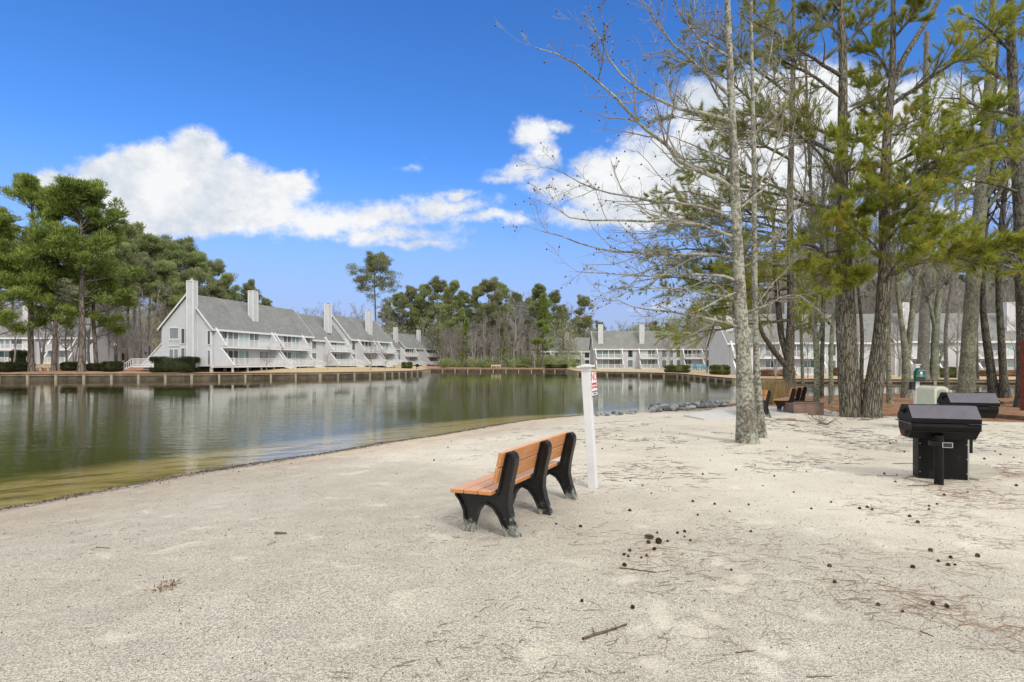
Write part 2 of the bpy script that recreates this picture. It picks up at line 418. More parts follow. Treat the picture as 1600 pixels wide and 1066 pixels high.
def ground_mat():
    m, nt, b, o = newmat('ground'); n = N(nt); setp(b, .95, .12)
    c = n.coord()
    def attr(nm):
        a = n.n('ShaderNodeAttribute', attribute_name=nm); s = n.n('ShaderNodeSeparateColor'); n.l(a.outputs['Color'], s.inputs[0]); return s.outputs
    z = attr('zone'); sh = attr('shore')
    # sand
    big = n.noise(c, .35, 5, .6); mid = n.noise(c, 2.2, 6, .65); fine = n.noise(c, 55, 4, .7)
    vf = n.noise(c, 190, 3, .7)
    sand = n.ramp(n.math('ADD', n.math('MULTIPLY', big, .6), n.math('MULTIPLY', mid, .4)),
                  [(.33, (.56, .50, .41)), (.5, (.66, .60, .50)), (.66, (.73, .68, .58))])
    # pinkish-tan sand close to the water
    band = n.sstep(n.math('ADD', sh[2], n.math('MULTIPLY', n.math('SUBTRACT', mid, .5), .10)), .76, .60)
    sand = n.mix(n.math('MULTIPLY', band, .75), sand, n.ramp(mid, [(.35, (.49, .37, .27)), (.65, (.62, .50, .38))]))
    # rain pits and grains, shade inside the pits painted as darker sand
    # rain-pitted in the open, smoother under the trees
    sx = n.n('ShaderNodeSeparateXYZ'); n.l(c, sx.inputs[0])
    prn = attr('prints')[0]
    openm = n.math('ADD', n.math('MULTIPLY', n.math('SUBTRACT', 2.4, sx.outputs[0]), .22), n.math('MULTIPLY', n.math('SUBTRACT', 6.5, sx.outputs[1]), .24))
    openm = n.sstep(n.math('ADD', openm, n.math('MULTIPLY', n.math('SUBTRACT', n.noise(c, .6, 4), .5), 1.6)), -.35, .75)
    openm = n.math('MULTIPLY', openm, n.math('SUBTRACT', 1.0, n.math('MULTIPLY', prn, .45)))
    nopr = n.math('SUBTRACT', 1.0, n.math('MULTIPLY', prn, .5))
    pitn = n.noise(n.coord(scale=(.9, 1.08, 1)), 66, 3, .6)
    pit = n.math('SUBTRACT', 1.0, n.sstep(pitn, .36, .47))
    pit2 = n.math('SUBTRACT', 1.0, n.sstep(n.noise(c, 150, 3, .6), .38, .47))
    grain = n.math('SUBTRACT', 1.0, n.math('MULTIPLY', n.math('MAXIMUM', pit, n.math('MULTIPLY', pit2, .8)), n.math('MULTIPLY', nopr, n.math('ADD', .45, n.math('MULTIPLY', openm, .55)))))
    sand = n.mix(n.math('MULTIPLY', n.math('SUBTRACT', 1.0, grain), .75), sand, (.20, .17, .125))
    sand = n.mix(n.math('MULTIPLY', openm, .42), sand, n.ramp(n.noise(c, 2.6, 4), [(.35, (.36, .325, .27)), (.65, (.50, .455, .375))]))
    speck = n.sstep(n.noise(c, 120, 2, .5), .67, .71)
    sand = n.mix(n.math('MULTIPLY', prn, .10), sand, (.62, .57, .48))
    sand = n.mix(n.math('MULTIPLY', speck, .7), sand, (.11, .085, .065))
    patch = n.sstep(n.noise(n.coord(scale=(1, 1.2, 1)), 1.1, 4, .6), .60, .78)
    sand = n.mix(n.math('MULTIPLY', patch, .20), sand, (.30, .29, .27))
    # dry smooth drifts, without pits
    drift = n.sstep(n.noise(n.coord(scale=(1, 1.3, 1)), 1.9, 3, .5, .6), .58, .72)
    sand = n.mix(n.math('MULTIPLY', drift, .35), sand, (.66, .60, .49))
    # dark litter line at the water
    wetf = n.math('MULTIPLY', sh[0], n.sstep(n.noise(c, 4.5, 6, .75), .36, .56), clamp=True)
    sand = n.mix(n.math('MULTIPLY', wetf, .9), sand, n.ramp(n.noise(c, 14, 5, .7), [(.35, (.05, .042, .036)), (.65, (.20, .165, .13))]))
    # lake bed; dark green offshore paints in the light lost in deep water
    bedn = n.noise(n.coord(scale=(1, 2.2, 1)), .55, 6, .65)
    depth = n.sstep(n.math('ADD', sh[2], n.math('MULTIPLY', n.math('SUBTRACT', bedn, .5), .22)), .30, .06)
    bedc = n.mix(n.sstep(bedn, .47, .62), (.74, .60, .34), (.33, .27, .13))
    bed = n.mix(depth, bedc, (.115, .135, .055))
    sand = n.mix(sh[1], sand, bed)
    # pine straw
    st = n.noise(n.coord(scale=(1, 1, 1)), 1.0, 6, .7); sf = n.noise(c, 26, 5, .75)
    straw = n.ramp(sf, [(.3, (.12, .065, .04)), (.5, (.31, .165, .095)), (.7, (.46, .28, .17))])
    straw = n.mix(n.math('MULTIPLY', n.sstep(st, .55, .75), .6), straw, (.36, .24, .11))
    straw = n.mix(n.math('MULTIPLY', n.sstep(n.noise(c, .7, 4), .60, .66), .7), straw, (.16, .15, .05))
    sf_e = n.sstep(n.math('ADD', z[0], n.math('MULTIPLY', n.math('SUBTRACT', n.noise(c, 3, 5, .7), .5), .9)), .35, .62)
    col = n.mix(sf_e, sand, straw)
    # far banks: dry lawn and straw
    lawn = n.ramp(n.noise(c, .9, 6, .7), [(.3, (.33, .24, .13)), (.5, (.47, .36, .21)), (.72, (.38, .33, .14))])
    fstr = n.ramp(n.noise(c, 1.6, 6, .75), [(.3, (.22, .12, .075)), (.6, (.42, .245, .15))])
    farc = n.mix(n.sstep(n.math('ADD', z[2], n.math('MULTIPLY', n.math('SUBTRACT', st, .5), .8)), .4, .6), lawn, fstr)
    col = n.mix(n.sstep(z[1], .4, .6), col, farc)
    n.l(col, b.inputs['Base Color'])
    hgt = n.math('ADD', n.math('MULTIPLY', grain, .011), n.math('MULTIPLY', vf, .004))
    hgt = n.math('MULTIPLY', hgt, n.math('SUBTRACT', 1.0, n.math('MULTIPLY', drift, .6)))
    hgt = n.math('ADD', hgt, n.math('MULTIPLY', n.noise(c, 9, 4, .6), .014))
    hgt = n.math('ADD', hgt, n.math('MULTIPLY', n.noise(n.coord(scale=(.6, 2.2, 1), rot=(0, 0, .25)), 5, 4, .6), .022))
    n.bump(hgt, .8, 1.0, b)
    return m

def add_water():
    m, nt, b, o = newmat('water'); n = N(nt)
    nt.nodes.remove(b)
    c = n.coord()
    w1 = n.noise(n.coord(scale=(.55, 1.9, 1), rot=(0, 0, -.5)), 1.5, 3, .55); w2 = n.noise(n.coord(scale=(.8, 1.5, 1), rot=(0, 0, -.4)), 8, 3, .5)
    sx = n.n('ShaderNodeSeparateXYZ'); n.l(c, sx.inputs[0])
    near = n.sstep(n.math('ADD', sx.outputs[1], n.math('MULTIPLY', n.math('SUBTRACT', n.noise(c, .08, 3), .5), 30)), 42, 16)
    calm = n.math('ADD', .22, n.math('MULTIPLY', near, .78))
    patch = n.sstep(n.noise(c, .13, 3), .35, .6)
    h = n.math('ADD', n.math('MULTIPLY', w1, .024), n.math('MULTIPLY', w2, .0042))
    h = n.math('MULTIPLY', h, n.math('MULTIPLY', calm, n.math('ADD', .45, n.math('MULTIPLY', patch, .55))))
    bp = n.n('ShaderNodeBump'); bp.inputs['Strength'].default_value = .8; bp.inputs['Distance'].default_value = 1.0
    n.l(h, bp.inputs['Height'])
    gl = n.n('ShaderNodeBsdfGlossy'); gl.inputs['Roughness'].default_value = .02; n.l(bp.outputs[0], gl.inputs['Normal'])
    gl.inputs['Color'].default_value = (.95, .96, .94, 1)
    tr = n.n('ShaderNodeBsdfTransparent'); tr.inputs[0].default_value = (.94, .935, .80, 1)
    fr = n.n('ShaderNodeFresnel'); fr.inputs['IOR'].default_value = 1.333; n.l(bp.outputs[0], fr.inputs['Normal'])
    mx = n.n('ShaderNodeMixShader'); n.l(fr.outputs[0], mx.inputs[0]); n.l(tr.outputs[0], mx.inputs[1]); n.l(gl.outputs[0], mx.inputs[2])
    n.l(mx.outputs[0], o.inputs[0])
    V = [(-125, -16, WZ), (74, -16, WZ), (74, 137, WZ), (-125, 137, WZ)]
    w = npmesh('water', V, [(0, 1, 2, 3)], m); tag(w, kind='structure')

# ------------------------------------------------------------------ tubes, branching, foliage
def norm(v): return v/np.maximum(np.linalg.norm(v, axis=-1, keepdims=True), 1e-9)
class Geo:
    """collects tubes (quads) or needles (triangles)"""
    def __init__(s): s.V = []; s.Q = []; s.n = 0
    def put(s, V, Fc):
        s.V.append(V); s.Q.append(Fc+s.n); s.n += len(V)
    def tubes(s, pts, rad, k=5, flare=None):
        Nn, L, _ = pts.shape
        t = np.empty_like(pts); t[:, 1:-1] = pts[:, 2:]-pts[:, :-2]; t[:, 0] = pts[:, 1]-pts[:, 0]; t[:, -1] = pts[:, -1]-pts[:, -2]
        t = norm(t)
        ref = np.where(np.abs(t[:, :1, 2:3]) > .9, np.array([1., 0, 0]), np.array([0, 0, 1.]))
        a = norm(np.cross(t, np.broadcast_to(ref, t.shape))); b = np.cross(t, a)
        th = np.arange(k)*2*np.pi/k
        R = rad[:, :, None, None]
        if flare is not None: R = R*flare[:, :, :, None]
        V = pts[:, :, None]+R*(a[:, :, None]*np.cos(th)[None, None, :, None]+b[:, :, None]*np.sin(th)[None, None, :, None])
        i = (np.arange(Nn)[:, None, None]*L+np.arange(L-1)[None, :, None])*k
        j = np.arange(k)[None, None]; j2 = (j+1) % k
        Q = np.stack([i+j, i+j2, i+k+j2, i+k+j], -1).reshape(-1, 4)
        s.put(V.reshape(-1, 3), Q)
    def needles(s, pos, d, m, l, w, spread=.8, r=None, droop=0):
        r = r or rng; n0 = len(pos)
        pos = np.repeat(pos, m, 0); dd = norm(np.repeat(d, m, 0)+r.normal(0, spread, (n0*m, 3)))
        dd[:, 2] -= droop; dd = norm(dd)
        ll = l*r.uniform(.7, 1.15, (n0*m, 1)); side = norm(np.cross(dd, r.normal(0, 1, (n0*m, 3))))*w/2
        V = np.stack([pos-side, pos+side, pos+dd*ll], 1).reshape(-1, 3)
        s.put(V, np.arange(len(V)).reshape(-1, 3))
    def leaves(s, pos, size, r=None, up=0.0, asp=.55):
        r = r or rng; n0 = len(pos); d = norm(r.normal(0, 1, (n0, 3))+np.array([0, 0, up])); e = norm(np.cross(d, r.normal(0, 1, (n0, 3))))
        sz = size*r.uniform(.6, 1.3, (n0, 1))
        V = np.stack([pos-e*sz*asp*.5, pos+e*sz*asp*.5, pos+d*sz], 1).reshape(-1, 3)
        s.put(V, np.arange(len(V)).reshape(-1, 3))
    def mesh(s, name, mat, parent=None, smooth=False):
        return npmesh(name, np.concatenate(s.V), np.concatenate(s.Q), mat, parent, smooth)
def grow(st, d, ln, r0, ns=4, wob=.15, up=.05, tip=.3, r=None):
    r = r or rng; n0 = len(st); pts = np.zeros((n0, ns+1, 3)); pts[:, 0] = st; d = norm(d)
    for i in range(ns):
        d = norm(d+r.normal(0, wob, (n0, 3))+np.array([0, 0, up])); pts[:, i+1] = pts[:, i]+d*(ln/ns)[:, None]
    rad = r0[:, None]*np.linspace(1, tip, ns+1)[None]
    return pts, rad
def kids(pts, rad, n, tmin=.2, tmax=1., ang=.9, lf=(.4, .6), rf=.55, flat=0.0, r=None, lens=None):
    """n children per parent polyline -> start, dir, length, radius"""
    r = r or rng; N0, L, _ = pts.shape
    idx = np.repeat(np.arange(N0), n); t = r.uniform(tmin, tmax, len(idx))*(L-1)
    i = np.minimum(t.astype(int), L-2); f = (t-i)[:, None]
    st = pts[idx, i]*(1-f)+pts[idx, i+1]*f; pd = norm(pts[idx, i+1]-pts[idx, i])
    pr = rad[idx, i]*(1-f[:, 0])+rad[idx, i+1]*f[:, 0]
    rv = r.normal(0, 1, (len(idx), 3)); rv[:, 2] *= (1-flat); perp = norm(np.cross(pd, np.cross(rv, pd)))
    a = ang*r.uniform(.75, 1.2, (len(idx), 1)); d = norm(pd*np.cos(a)+perp*np.sin(a))
    if lens is None: lens = np.linalg.norm(np.diff(pts, axis=1), axis=2).sum(1)
    ln = lens[idx]*r.uniform(lf[0], lf[1], len(idx))*(1.15-.65*t/(L-1))
    return st, d, ln, np.maximum(pr*rf, .0015)
def resample(path, n):
    p = np.array(path, float); d = np.concatenate([[0], np.cumsum(np.linalg.norm(np.diff(p, axis=0), axis=1))])
    u = np.linspace(0, d[-1], n); out = np.stack([np.interp(u, d, p[:, k]) for k in range(p.shape[1])], 1)
    for _ in range(2): out[1:-1] = (out[:-2]+2*out[1:-1]+out[2:])/4
    return out
def trunk_tube(g, pts, rad, k=14, flare=.5, fh=.5, lump=.05, seed=0):
    r = np.random.default_rng(seed); L = len(pts); zz = pts[:, 2]-pts[0, 2]
    th = np.arange(k)*2*np.pi/k
    fl = np.ones((L, k)); root = np.exp(-np.maximum(zz, 0)/fh)
    lob = .5+.5*np.cos(th*4+r.uniform(0, 6))+.25*np.cos(th*7+r.uniform(0, 6))
    fl += flare*root[:, None]*(.45+.75*lob[None]); fl += r.normal(0, lump, (L, k))
    g.tubes(pts[None], rad[None], k, fl[None])

# ------------------------------------------------------------------ buildings
SH = 2.56
def building(label, name, x, y, ang, zf, L, bays, wins, chims, D=7.6, ridge=4.3, steps=None, group=None, endwin=False, gz=None, cat='townhouse', extra_t=0, det=True):
    t = empty(name, (x, y, 0), ang, label, cat, group)
    ze = zf+2*SH; zr = ze+ridge; yr = D*.47
    secs = steps or [(0, L, 0.0, 0.0)]          # (s0, s1, forward offset, ridge/eave lift)
    def off(s):
        for a, b, o_, q in secs:
            if a-1e-6 <= s <= b+1e-6: return o_
        return 0
    w = MB(); rf = MB(); fa = MB()
    for a, b, o_, q in secs:
        w.prism([(-o_, zf-.12), (D, zf-.12), (D, ze+q), (yr, zr+q-.12), (-o_, ze+q)], 'x', a+.01, b-.01)
        yo = -o_-.45; m = (zr-ze)/(yr+o_); ze2 = ze+q-.45*m+.1
        m2 = (zr-ze)/(D-yr); ze3 = ze+q-.45*m2+.1
        x0, x1 = a-.25, b+.25
        rf.prism([(yo, ze2), (yr, zr+q), (D+.45, ze3), (D+.45, ze3+.16), (yr, zr+q+.18), (yo, ze2+.16)], 'x', x0, x1)
        fa.box(x0, x1, yo-.04, yo+.02, ze2-.10, ze2+.18)
        for xx in (x0-.03, x1+.03):     # rake boards
            fa.prism([(yo, ze2-.12), (yr, zr+q-.12), (D+.45, ze3-.12), (D+.45, ze3+.17), (yr, zr+q+.19), (yo, ze2+.17)], 'x', xx-.03, xx+.03)
        for xx in (a+.09, b-.09): fa.box(xx-.08, xx+.08, -o_-.03, -o_+.05, zf-.1, ze+q-.4)
        fa.box(a, b, -o_-.05, -o_+.0, zf-.30, zf-.08); 
    w.build('wall', 'siding', t); rf.build('roof', 'shingle', t); fa.build('trim_board', 'white_trim', t)
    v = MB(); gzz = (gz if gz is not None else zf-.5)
    v.box(.4, L-.4, .5, D-.3, gzz-.6, zf-.13); v.build('crawl_space_shade', 'void_shade', t)  # solid near-black block painting the shade under the raised floor
    def posts(name, pts, w_, z0_, z1_, first=None):
        for (a_, b_) in pts:
            if first is None: o = first = MB().box(-w_, w_, -w_, w_, z0_, z1_).build(name, 'deck_wood', t)
            else: o = first.copy(); COL.objects.link(o); o.parent = t
            o.location = (a_, b_, 0)
    posts('pile', [(s, -off(s)+.19) for s in np.arange(.3, L, 2.6)], .14, gzz-.5, zf-.12)
    # decks
    def rail(mb, x0, x1, yf, z, yb):
        for (p, q) in (((x0, yf), (x1, yf)), ((x0, yb), (x0, yf)), ((x1, yb), (x1, yf))):
            mb.bar((*p, z+.95), (*q, z+.95), .12, .08); mb.bar((*p, z+.12), (*q, z+.12), .07, .07)
            ln = math.hypot(q[0]-p[0], q[1]-p[1]); n_ = max(1, int(ln/.17))
            for i in range(n_+1):
                u = i/n_; c = (p[0]+(q[0]-p[0])*u, p[1]+(q[1]-p[1])*u)
                mb.box(c[0]-.028, c[0]+.028, c[1]-.022, c[1]+.022, z+.1, z+.95)
            for i in range(int(ln/2.2)+1):
                u = min(1, i*2.2/max(ln, .1)); c = (p[0]+(q[0]-p[0])*u, p[1]+(q[1]-p[1])*u)
                mb.box(c[0]-.06, c[0]+.06, c[1]-.06, c[1]+.06, z-.1, z+1.02)
    for (s0, s1, kind) in bays:
        o_ = off((s0+s1)/2); zu = zf+SH
        for lev, (z, dp) in enumerate(((zf, 3.1), (zu, 1.95))):
            mb = MB(); mb.box(s0, s1, -o_-dp, -o_-.06, z-.26, z-.02); dk = mb.build('deck', 'white_trim', t)
            rb = MB(); rail(rb, s0+.08, s1-.08, -o_-dp+.06, z, -o_-(1.55 if lev == 0 else .9)); rb.build('railing', 'white_trim', dk)
        posts('deck_post', [(s, -o_-2.7) for s in np.arange(s0+.2, s1, 3.0)], .1, gzz-.4, zf-.27)
        for s in (s0, s1):
            poly = [(-o_, zf-.1), (-o_-3.15, zf-.1), (-o_-1.15, zu-.28), (-o_-1.15, zu-.02), (-o_-1.95, zu-.02), (-o_-1.85, zu+.25), (-o_-.3, ze-.12), (-o_, ze-.12)]
            mb = MB(); mb.prism(poly, 'x', s-.07, s+.07); sw = mb.build('side_wall', 'siding', t)
            tb = MB()
            for p, q in (((-o_-3.15, zf), (-o_-1.15, zu-.25)), ((-o_-1.95, zu+.05), (-o_-.3, ze-.12))):
                tb.bar((s, p[0], p[1]), (s, q[0], q[1]), .22, .14)
            tb.build('sloping_cap', 'white_trim', sw)
        if 's' in kind:     # stairs down to the lawn at the far end of the deck
            mb = MB(); sx = s1-.8 if 'S' not in kind else s0+1.2
            n_ = max(2, int(round((zf-gzz)/.18)))
            run = .28*n_+.7
            for i in range(n_): mb.box(sx-.55, sx+.55, -o_-3.15-.3*(i+1), -o_-3.15-.3*i, zf-.18*(i+1)-.06, zf-.18*(i+1))
            for q in (-.58, .58):
                mb.bar((sx+q, -o_-3.1, zf-.1), (sx+q, -o_-3.1-run, gzz+.02), .06, .22)
                mb.bar((sx+q, -o_-3.1, zf+.95), (sx+q, -o_-3.1-run, gzz+.95), .08, .1)
                for i in range(6):
                    u = i/5; mb.box(sx+q-.03, sx+q+.03, -o_-3.13-run*u, -o_-3.07-run*u, zf-.1-(zf-gzz-.1)*u, zf+.95-(zf-gzz)*u)
            mb.build('staircase', 'white_trim', t)
        # glazing behind the deck
        n_ = max(2, int((s1-s0)/2.3)); wd = (s1-s0-.6)/n_
        for z in (zf+.05, zu+.05):
            for i in range(n_):
                if (i*7+int(z*3)+int(s0)) % 5 == 4: continue
                window(t, s0+.3+i*wd+.12, s0+.3+(i+1)*wd-.12, -o_, z+.05, z+2.0, 2, 'pane_reflect' if (i+int(s0*3)) % 3 == 0 else 'pane')
    for (s0, s1, k) in wins:
        o_ = off((s0+s1)/2)
        for z in (zf+.3, zf+SH+.25): window(t, s0, s1, -o_, z, z+1.75, k, 'pane')
    for (s, yy, wd, base) in chims:
        mb = MB(); wd *= .84; mb.box(s-wd/2, s+wd/2, yy-.38, yy+.38, base, zr+1.65)
        c = mb.build('chimney', 'siding', t)
        mb = MB(); 
        for a in (-1, 1):
            for b_ in (-1, 1): mb.box(s+a*wd/2-.07, s+a*wd/2+.07, yy+b_*.38-.06, yy+b_*.38+.06, base, zr+1.66)
        mb.box(s-wd/2-.06, s+wd/2+.06, yy-.43, yy+.43, zr+1.62, zr+1.74); mb.build('corner_trim', 'white_trim', c)
        mb = MB(); mb.cyl((s-.15, yy-.1, zr+1.7), (s-.15, yy-.1, zr+2.0), .14, n=8); mb.cyl((s+.25, yy+.1, zr+1.7), (s+.25, yy+.1, zr+1.95), .14, n=8)
        mb.build('flue', 'far_pine_bark', c)
    return t
def window(parent, s0, s1, y, z0, z1, k, pm, axis='x'):
    f = MB(); p = MB(); w = .09
    def bx(mb, a, b, d0, d1, c, e):
        if axis == 'x': mb.box(a, b, y-d1, y-d0, c, e)
        else: mb.box(y-d1, y-d0, a, b, c, e)
    bx(f, s0-w, s1+w, -.02, .07, z0-w, z0); bx(f, s0-w, s1+w, -.02, .07, z1, z1+w)
    bx(f, s0-w, s0, -.02, .068, z0, z1); bx(f, s1, s1+w, -.02, .068, z0, z1)
    for i in range(1, k):
        m_ = s0+(s1-s0)*i/k; bx(f, m_-.06, m_+.06, -.02, .066, z0, z1)
    bx(p, s0, s1, -.015, .025, z0, z1)
    fo = f.build('window', 'white_trim', parent); p.build('pane', pm, fo)
    return fo
def add_buildings():
    # B1: gable end towards the pond
    a1 = math.atan2(.98, .2)
    t = building('long grey townhouse row whose chimneyed gable end rises behind the clipped hedge', 'townhouse_row', -39.7, 76, a1, 1.2, 36.5,
        [(.5, 12.6, 's'), (13.4, 21.0, 's'), (28.6, 35.8, 's')], [(22.6, 24.0, 1), (24.6, 26.0, 1)],
        [(10.6, 1.4, 1.35, 6.8), (31.6, .9, 1.35, 7.0)], steps=[(0, 24.5, 0, 0), (24.5, 36.5, 0, -.5)], gz=.7, group='grey townhouses round the pond')
    zf = 1.2
    mb = MB(); mb.box(-.75, 0, 2.1, 3.05, .9, 12.3); c = mb.build('chimney', 'siding', t)
    mb = MB()
    for xx in (-.75, 0):
        for yy in (2.1, 3.05): mb.box(xx-.06, xx+.06, yy-.06, yy+.06, 1.0, 12.31)
    mb.box(-.81, .06, 2.04, 3.11, 12.28, 12.4); mb.build('corner_trim', 'white_trim', c)
    mb = MB(); mb.cyl((-.6, 2.4, 12.4), (-.6, 2.4, 12.7), .15, n=8); mb.cyl((-.3, 2.8, 12.4), (-.3, 2.8, 12.65), .15, n=8); mb.build('flue', 'steel', c)
    for z in (1.55, 4.15): window(t, 3.3, 3.85, 0, z, z+1.95, 1, 'pane', 'y'); window(t, 4.0, 4.5, 0, z, z+1.95, 1, 'pane', 'y')
    window(t, 4.95, 6.3, 0, 4.8, 6.2, 1, 'pane', 'y'); window(t, 5.0, 6.35, 0, 1.3, 3.35, 2, 'pane', 'y')
    window(t, .12, .5, 0, 1.3, 3.2, 1, 'pane', 'y'); window(t, .12, .5, 0, 4.0, 5.8, 1, 'pane', 'y')
    mb = MB(); mb.box(-.12, -.02, 4.85, 6.4, 3.75, 3.87); mb.box(-.12, -.02, 4.85, 6.4, 4.55, 4.67)
    for yy in np.arange(4.9, 6.4, .16): mb.box(-.09, -.04, yy-.02, yy+.02, 3.87, 4.55)
    mb.build('balcony_rail', 'white_trim', t)
    mb = MB(); mb.prism([(7.6, .7), (10.9, .7), (10.9, 1.2), (7.6, 4.4)], 'x', .4, .55); mb.build('stair_wall', 'siding', t)
    mb = MB()
    mb.bar((.3, 7.6, 4.45), (.3, 10.95, 1.3), .15, .12); mb.box(-1.4, .35, 6.6, 10.9, .95, 1.15)
    for z in (2.1, 1.3): mb.bar((-1.35, 6.7, z), (-1.35, 11, z), .1, .08)
    for yy in np.arange(6.7, 11, .2): mb.box(-1.38, -1.32, yy-.025, yy+.025, 1.15, 2.1)
    mb.bar((-1.35, 11, 2.1), (-1.35, 12.6, 1.2), .1, .08); mb.bar((-1.35, 11, 1.1), (-1.35, 12.6, .5), .08, .16)
    for q in range(5): mb.box(-1.38, -1.32, 11.2+q*.33, 11.25+q*.33, .9-q*.1, 1.95-q*.2)
    mb.build('staircase', 'white_trim', t)
    a2 = math.atan2(.97, .235)
    building('shorter grey townhouse block with two tall chimneys, below the lone pine', 'townhouse_row', -31.2, 110.8, a2, 1.2, 17.5,
        [(2.6, 9.0, 's'), (10.8, 16.8, 's')], [(.8, 2.0, 1)], [(9.6, 1.0, 1.5, 6.8)], gz=.7, group='grey townhouses round the pond')
    a3 = math.atan2(.95, .31)
    building('most distant grey townhouse block, at the bend of the bank beside the woods', 'townhouse_row', -36.8, 163, a3, 1.0, 34,
        [(9, 17.5, 's'), (24, 33, 's')], [(3, 5, 2), (19, 20.5, 1)], [(10.5, 1.6, 1.5, 6.8), (25.5, 1.6, 1.5, 6.8)], steps=[(0, 12, 0, -.3), (12, 34, .8, 0)], gz=.5, group='grey townhouses round the pond')
    # across the water, facing the beach
    X4 = 20.8
    building('wide grey townhouse row across the water, blue chairs on its lawn', 'townhouse_row', X4, 146, 0, .12, 38,
        [(.3, 7.0, ''), (11.3, 15.8, ''), (22.4, 27.2, ''), (31, 37, '')], [(8.6, 9.8, 1), (17.2, 18.3, 1), (19, 20, 1), (20.9, 21.8, 1), (28.5, 29.8, 1)],
        [(1.8, 1.1, 1.25, 5.8), (12.3, 1.1, 1.25, 5.8), (30.2, 1.1, 1.25, 5.8)], gz=-.2, group='grey townhouses round the pond')
    building('small grey townhouse block partly hidden by the broad green pine', 'townhouse_row', 3.5, 190, 0, .3, 25,
        [(3.5, 9.2, ''), (14.8, 19.2, '')], [(10.6, 11.8, 1), (20.5, 22, 1), (22.8, 24.2, 1)], [(14.6, 1.1, 1.4, 6)], gz=0, group='grey townhouses round the pond')
    building('large grey townhouse row seen between the tree trunks beyond the grills', 'townhouse_row', 33.2, 90, -.015, -.15, 58,
        [(.3, 1.6, ''), (4.2, 8.3, ''), (9.8, 14.6, ''), (27.4, 31.5, ''), (37.4, 46, ''), (48, 56, '')], [(2.2, 3.4, 1), (16, 17.2, 1), (19, 20.4, 1), (23, 24.3, 1), (32.6, 33.8, 1), (46.5, 47.4, 1)],
        [(.9, .7, 1.1, 5.5), (10.6, 1.2, 1.1, 5.5), (28.6, 1.2, 1.0, 5.5), (44.8, 1.0, 1.5, 5.5)], gz=-.42, steps=[(0, 3.8, 1.6, -.3), (3.8, 26, 0, 0), (26, 58, 0.6, .1)], group='grey townhouses round the pond')
    building('grey townhouse row behind the tall pines and the tan lakeside bench', 'townhouse_row', -104, 113, .02, 1.6, 22,
        [(3, 10.5, ''), (13.8, 18.6, '')], [(11.3, 12.6, 1), (19.6, 21, 1)], [(8, 1.1, 1.4, 7)], gz=1.0, group='grey townhouses round the pond')
    b = building('narrow grey townhouse with its gable between the pine trunks', 'townhouse_row', -80.6, 122, math.pi/2+.25, 1.6, 12,
        [(2, 7, '')], [(8.6, 9.8, 1)], [(6, 1.2, 1.3, 7)], gz=1.0, group='grey townhouses round the pond')
    for z in (2.0, 4.6): window(b, 1.0, 2.1, 0, z, z+1.6, 1, 'pane', 'y'); window(b, 4.4, 5.5, 0, z, z+1.6, 1, 'pane', 'y')

